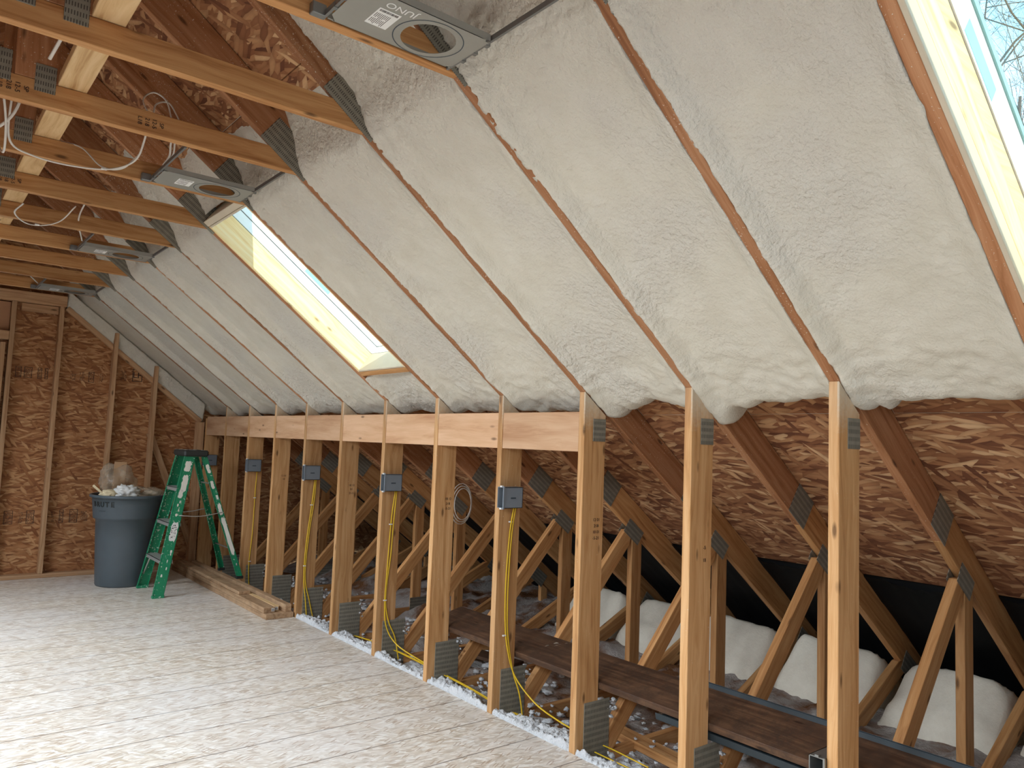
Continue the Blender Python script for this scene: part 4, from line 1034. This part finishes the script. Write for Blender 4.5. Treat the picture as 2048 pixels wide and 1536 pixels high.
# ---------------------------------------------------------------- grey bin
can = empty('rubbish_bin', (-.785, 6.17, 0), 'large round grey bin overfull with bags and scraps, next to the ladder', 'bin')
prof = [(.0, .004), (.205, .004), (.214, .0), (.220, .012), (.232, .20), (.243, .40), (.252, .575), (.272, .585), (.274, .60), (.284, .70), (.292, .762), (.306, .764), (.312, .772), (.312, .786), (.305, .792), (.292, .788), (.284, .74), (.262, .585), (.246, .57), (.21, .02), (0, .02)]
bm, rings = lathe_bm([p for p in prof if p[0] > 0], 64); bm.faces.new(rings[0][::-1]); bm.faces.new(rings[-1])
link('bin_body', mesh_from(bm, 'bin'), 'canplastic', can, smooth=True)
for a in (math.radians(-12),):       # side handles: a bracket hanging from the rim
    bm = bmesh.new(); ca, sa = math.cos(a), math.sin(a)
    def hp(r, tt, z): return (r*ca - tt*sa, r*sa + tt*ca, z)
    tube_bm(crm([hp(.285, -.08, .76), hp(.318, -.078, .70), hp(.330, -.05, .63), hp(.334, 0, .612), hp(.330, .05, .63), hp(.318, .078, .70), hp(.285, .08, .76)], 5), .013, bm)
    link('bin_handle', mesh_from(bm, 'h'), 'canplastic', can, smooth=True)
# lettering wrapped on the band
a0 = math.radians(-166)
bm = None
for k, ch in enumerate('BRUTE'):
    a = a0 + k*.168; r = .2880
    o = text('bin_lettering', ch, .060, 'blackpl', can, (r*math.cos(a), r*math.sin(a), .712), (math.radians(96), 0, a+math.pi/2), ext=.0008, off=.0015)
for k in range(5):
    a = a0 + .22 + k*.05; r = .2805
    text('bin_small_print', '=', .02, 'blackpl', can, (r*math.cos(a), r*math.sin(a), .655), (math.radians(84), 0, a+math.pi/2))
# contents
def blob(name, c, r, sc, mat, label, cat, seed, k1=.35, k2=.18, f=2.0, grp='rubbish heaped in the grey bin'):
    bm = bmesh.new(); bmesh.ops.create_icosphere(bm, subdivisions=4, radius=1)
    for v in bm.verts:
        d = v.co.copy(); q = d*f + Vector((seed*3.3, 0, 0))
        v.co = d*(1 + k1*noise.noise(q) + k2*abs(noise.noise(q*3)) + .06*noise.noise(q*8))
        v.co = Vector((v.co.x*sc[0], v.co.y*sc[1], v.co.z*sc[2]))*r
    return tag(link(name, mesh_from(bm, name), mat, smooth=True, loc=c), label, cat, grp)
cx, cy = -.785, 6.17
blob('trash_bag', (cx+.02, cy, .75), .2, (1.05, 1.05, .25), 'wool' if False else 'film', 'clear rubbish bag filling the mouth of the grey bin', 'bag', 1)
blob('trash_fill', (cx, cy, .70), .2, (.95, .95, .30), 'foamscrap', 'pale foam scraps heaped just under the bin rim', 'scraps', 2)
blob('trash_bag', (cx-.05, cy-.12, .80), .085, (1.1, .7, .75), 'label', 'crumpled white plastic bag at the front of the bin', 'bag', 3, .5, .5, 3)
blob('trash_bag', (cx+.09, cy-.04, .80), .12, (1.1, .8, .42), 'film', 'see-through crumpled bag at the right side of the bin', 'bag', 9, .5, .4)
blob('trash_bag', (cx+.205, cy+.0, .79), .08, (1.1, .9, .40), 'drywall', 'pale dusty bag bulging over the right rim of the bin', 'bag', 5, .4, .3)
blob('trash_bag', (cx-.10, cy+.03, .90), .135, (.95, .8, 1.05), 'film', 'tall see-through tan bag standing up at the left of the bin', 'bag', 6, .4, .25, 1.6)
tag(board('scrap_board', (cx-.095, cy-.0, .72), (cx-.085, cy+.01, 1.075), (1, 0, 0), .10, .012, 'card'), 'brown board scrap standing up inside the bag in the bin', 'board', 'rubbish heaped in the grey bin')
tag(board('foam_scrap', (cx-.30, cy-.03, .87), (cx-.20, cy-.06, .775), (0, 1, 0), .03, .018, 'foamscrap'), 'thin pale foam stick leaning over the left rim of the bin', 'scrap', 'rubbish heaped in the grey bin')
blob('foam_scrap', (cx-.185, cy-.12, .800), .06, (1.2, .8, .55), 'foamscrap', 'yellowish foam lump at the left rim of the bin', 'scrap', 7, .4, .3)
tag(tube('strap', [(-.455, 6.05, .66), (-.458, 6.03, .55), (-.466, 6.0, .42)], .004, 'magenta', n=4), 'thin magenta strap hanging between bin and ladder', 'strap')

# writing stamped on the lumber
def stampt(s, size, x, i, z, par, rz=0.0):
    return text('lumber_stamp', s, size, 'ink', par, (x, -.0386, z), (math.pi/2, rz, 0))
for i, l in ((2, ['-5', '18']), (3, ['12 01', '218', '18 01', '-5-21']), (5, ['18 12', '218', '-5-21']), (7, ['18 12', '01', '21-5']), (9, ['12 01', '18'])):
    for k, s in enumerate(l): stampt(s, .020, .095, i, 1.03-.028*k if i > 2 else .98-.05*k, truss[i])
for i, x in ((4, -2.28), (4, -1.83), (6, -2.17), (5, -1.6)):
    for k, s in enumerate(('L18', '218', '12-5', 'SP')):
        o = text('lumber_stamp', s, .022, 'ink', truss[i], (x+.026*k, -.0388, 2.55), (math.pi/2, math.pi/2, 0))

# ---------------------------------------------------------------- bare trees outside the near roof window
def tree(x, y, h, seed, label):
    rr = random.Random(seed); bm = bmesh.new()
    def br(p, d, L, r, lv):
        pts = [p]; q = p.copy(); dd = d.copy(); n = 4 if lv < 4 else 3
        for k in range(n):
            dd = (dd + Vector((rr.gauss(0, .14), rr.gauss(0, .14), rr.gauss(.03, .10)))).normalized(); q = q + dd*L/n; pts.append(q.copy())
        tube_bm(pts, r, bm, 5 if lv < 2 else 3, 1, r*.55)
        if lv >= 6: return
        for c in range(rr.choice((3, 4)) if lv else 6):
            t = rr.uniform(.35, 1); k = min(n-1, int(t*n)); pp = pts[k].lerp(pts[k+1], t*n-k)
            a = Vector((rr.gauss(0, 1), rr.gauss(0, 1), rr.gauss(.2, .6))).normalized()
            br(pp, (dd*.9+a*.85).normalized(), L*rr.uniform(.55, .75), r*.5, lv+1)
    br(Vector((x, y, -3.6)), Vector((0, 0, 1)), h*.5, .10, 0)
    o = link('bare_tree', mesh_from(bm, 'tree'), 'bark', smooth=True); tag(o, label, 'tree', 'bare trees outside the roof window')
tree(12.5, 2.2, 15, 3, 'leafless tree outside, its lower twigs in the near roof window')
tree(14.5, 5.2, 17, 5, 'second leafless tree outside, behind the first in the near roof window')
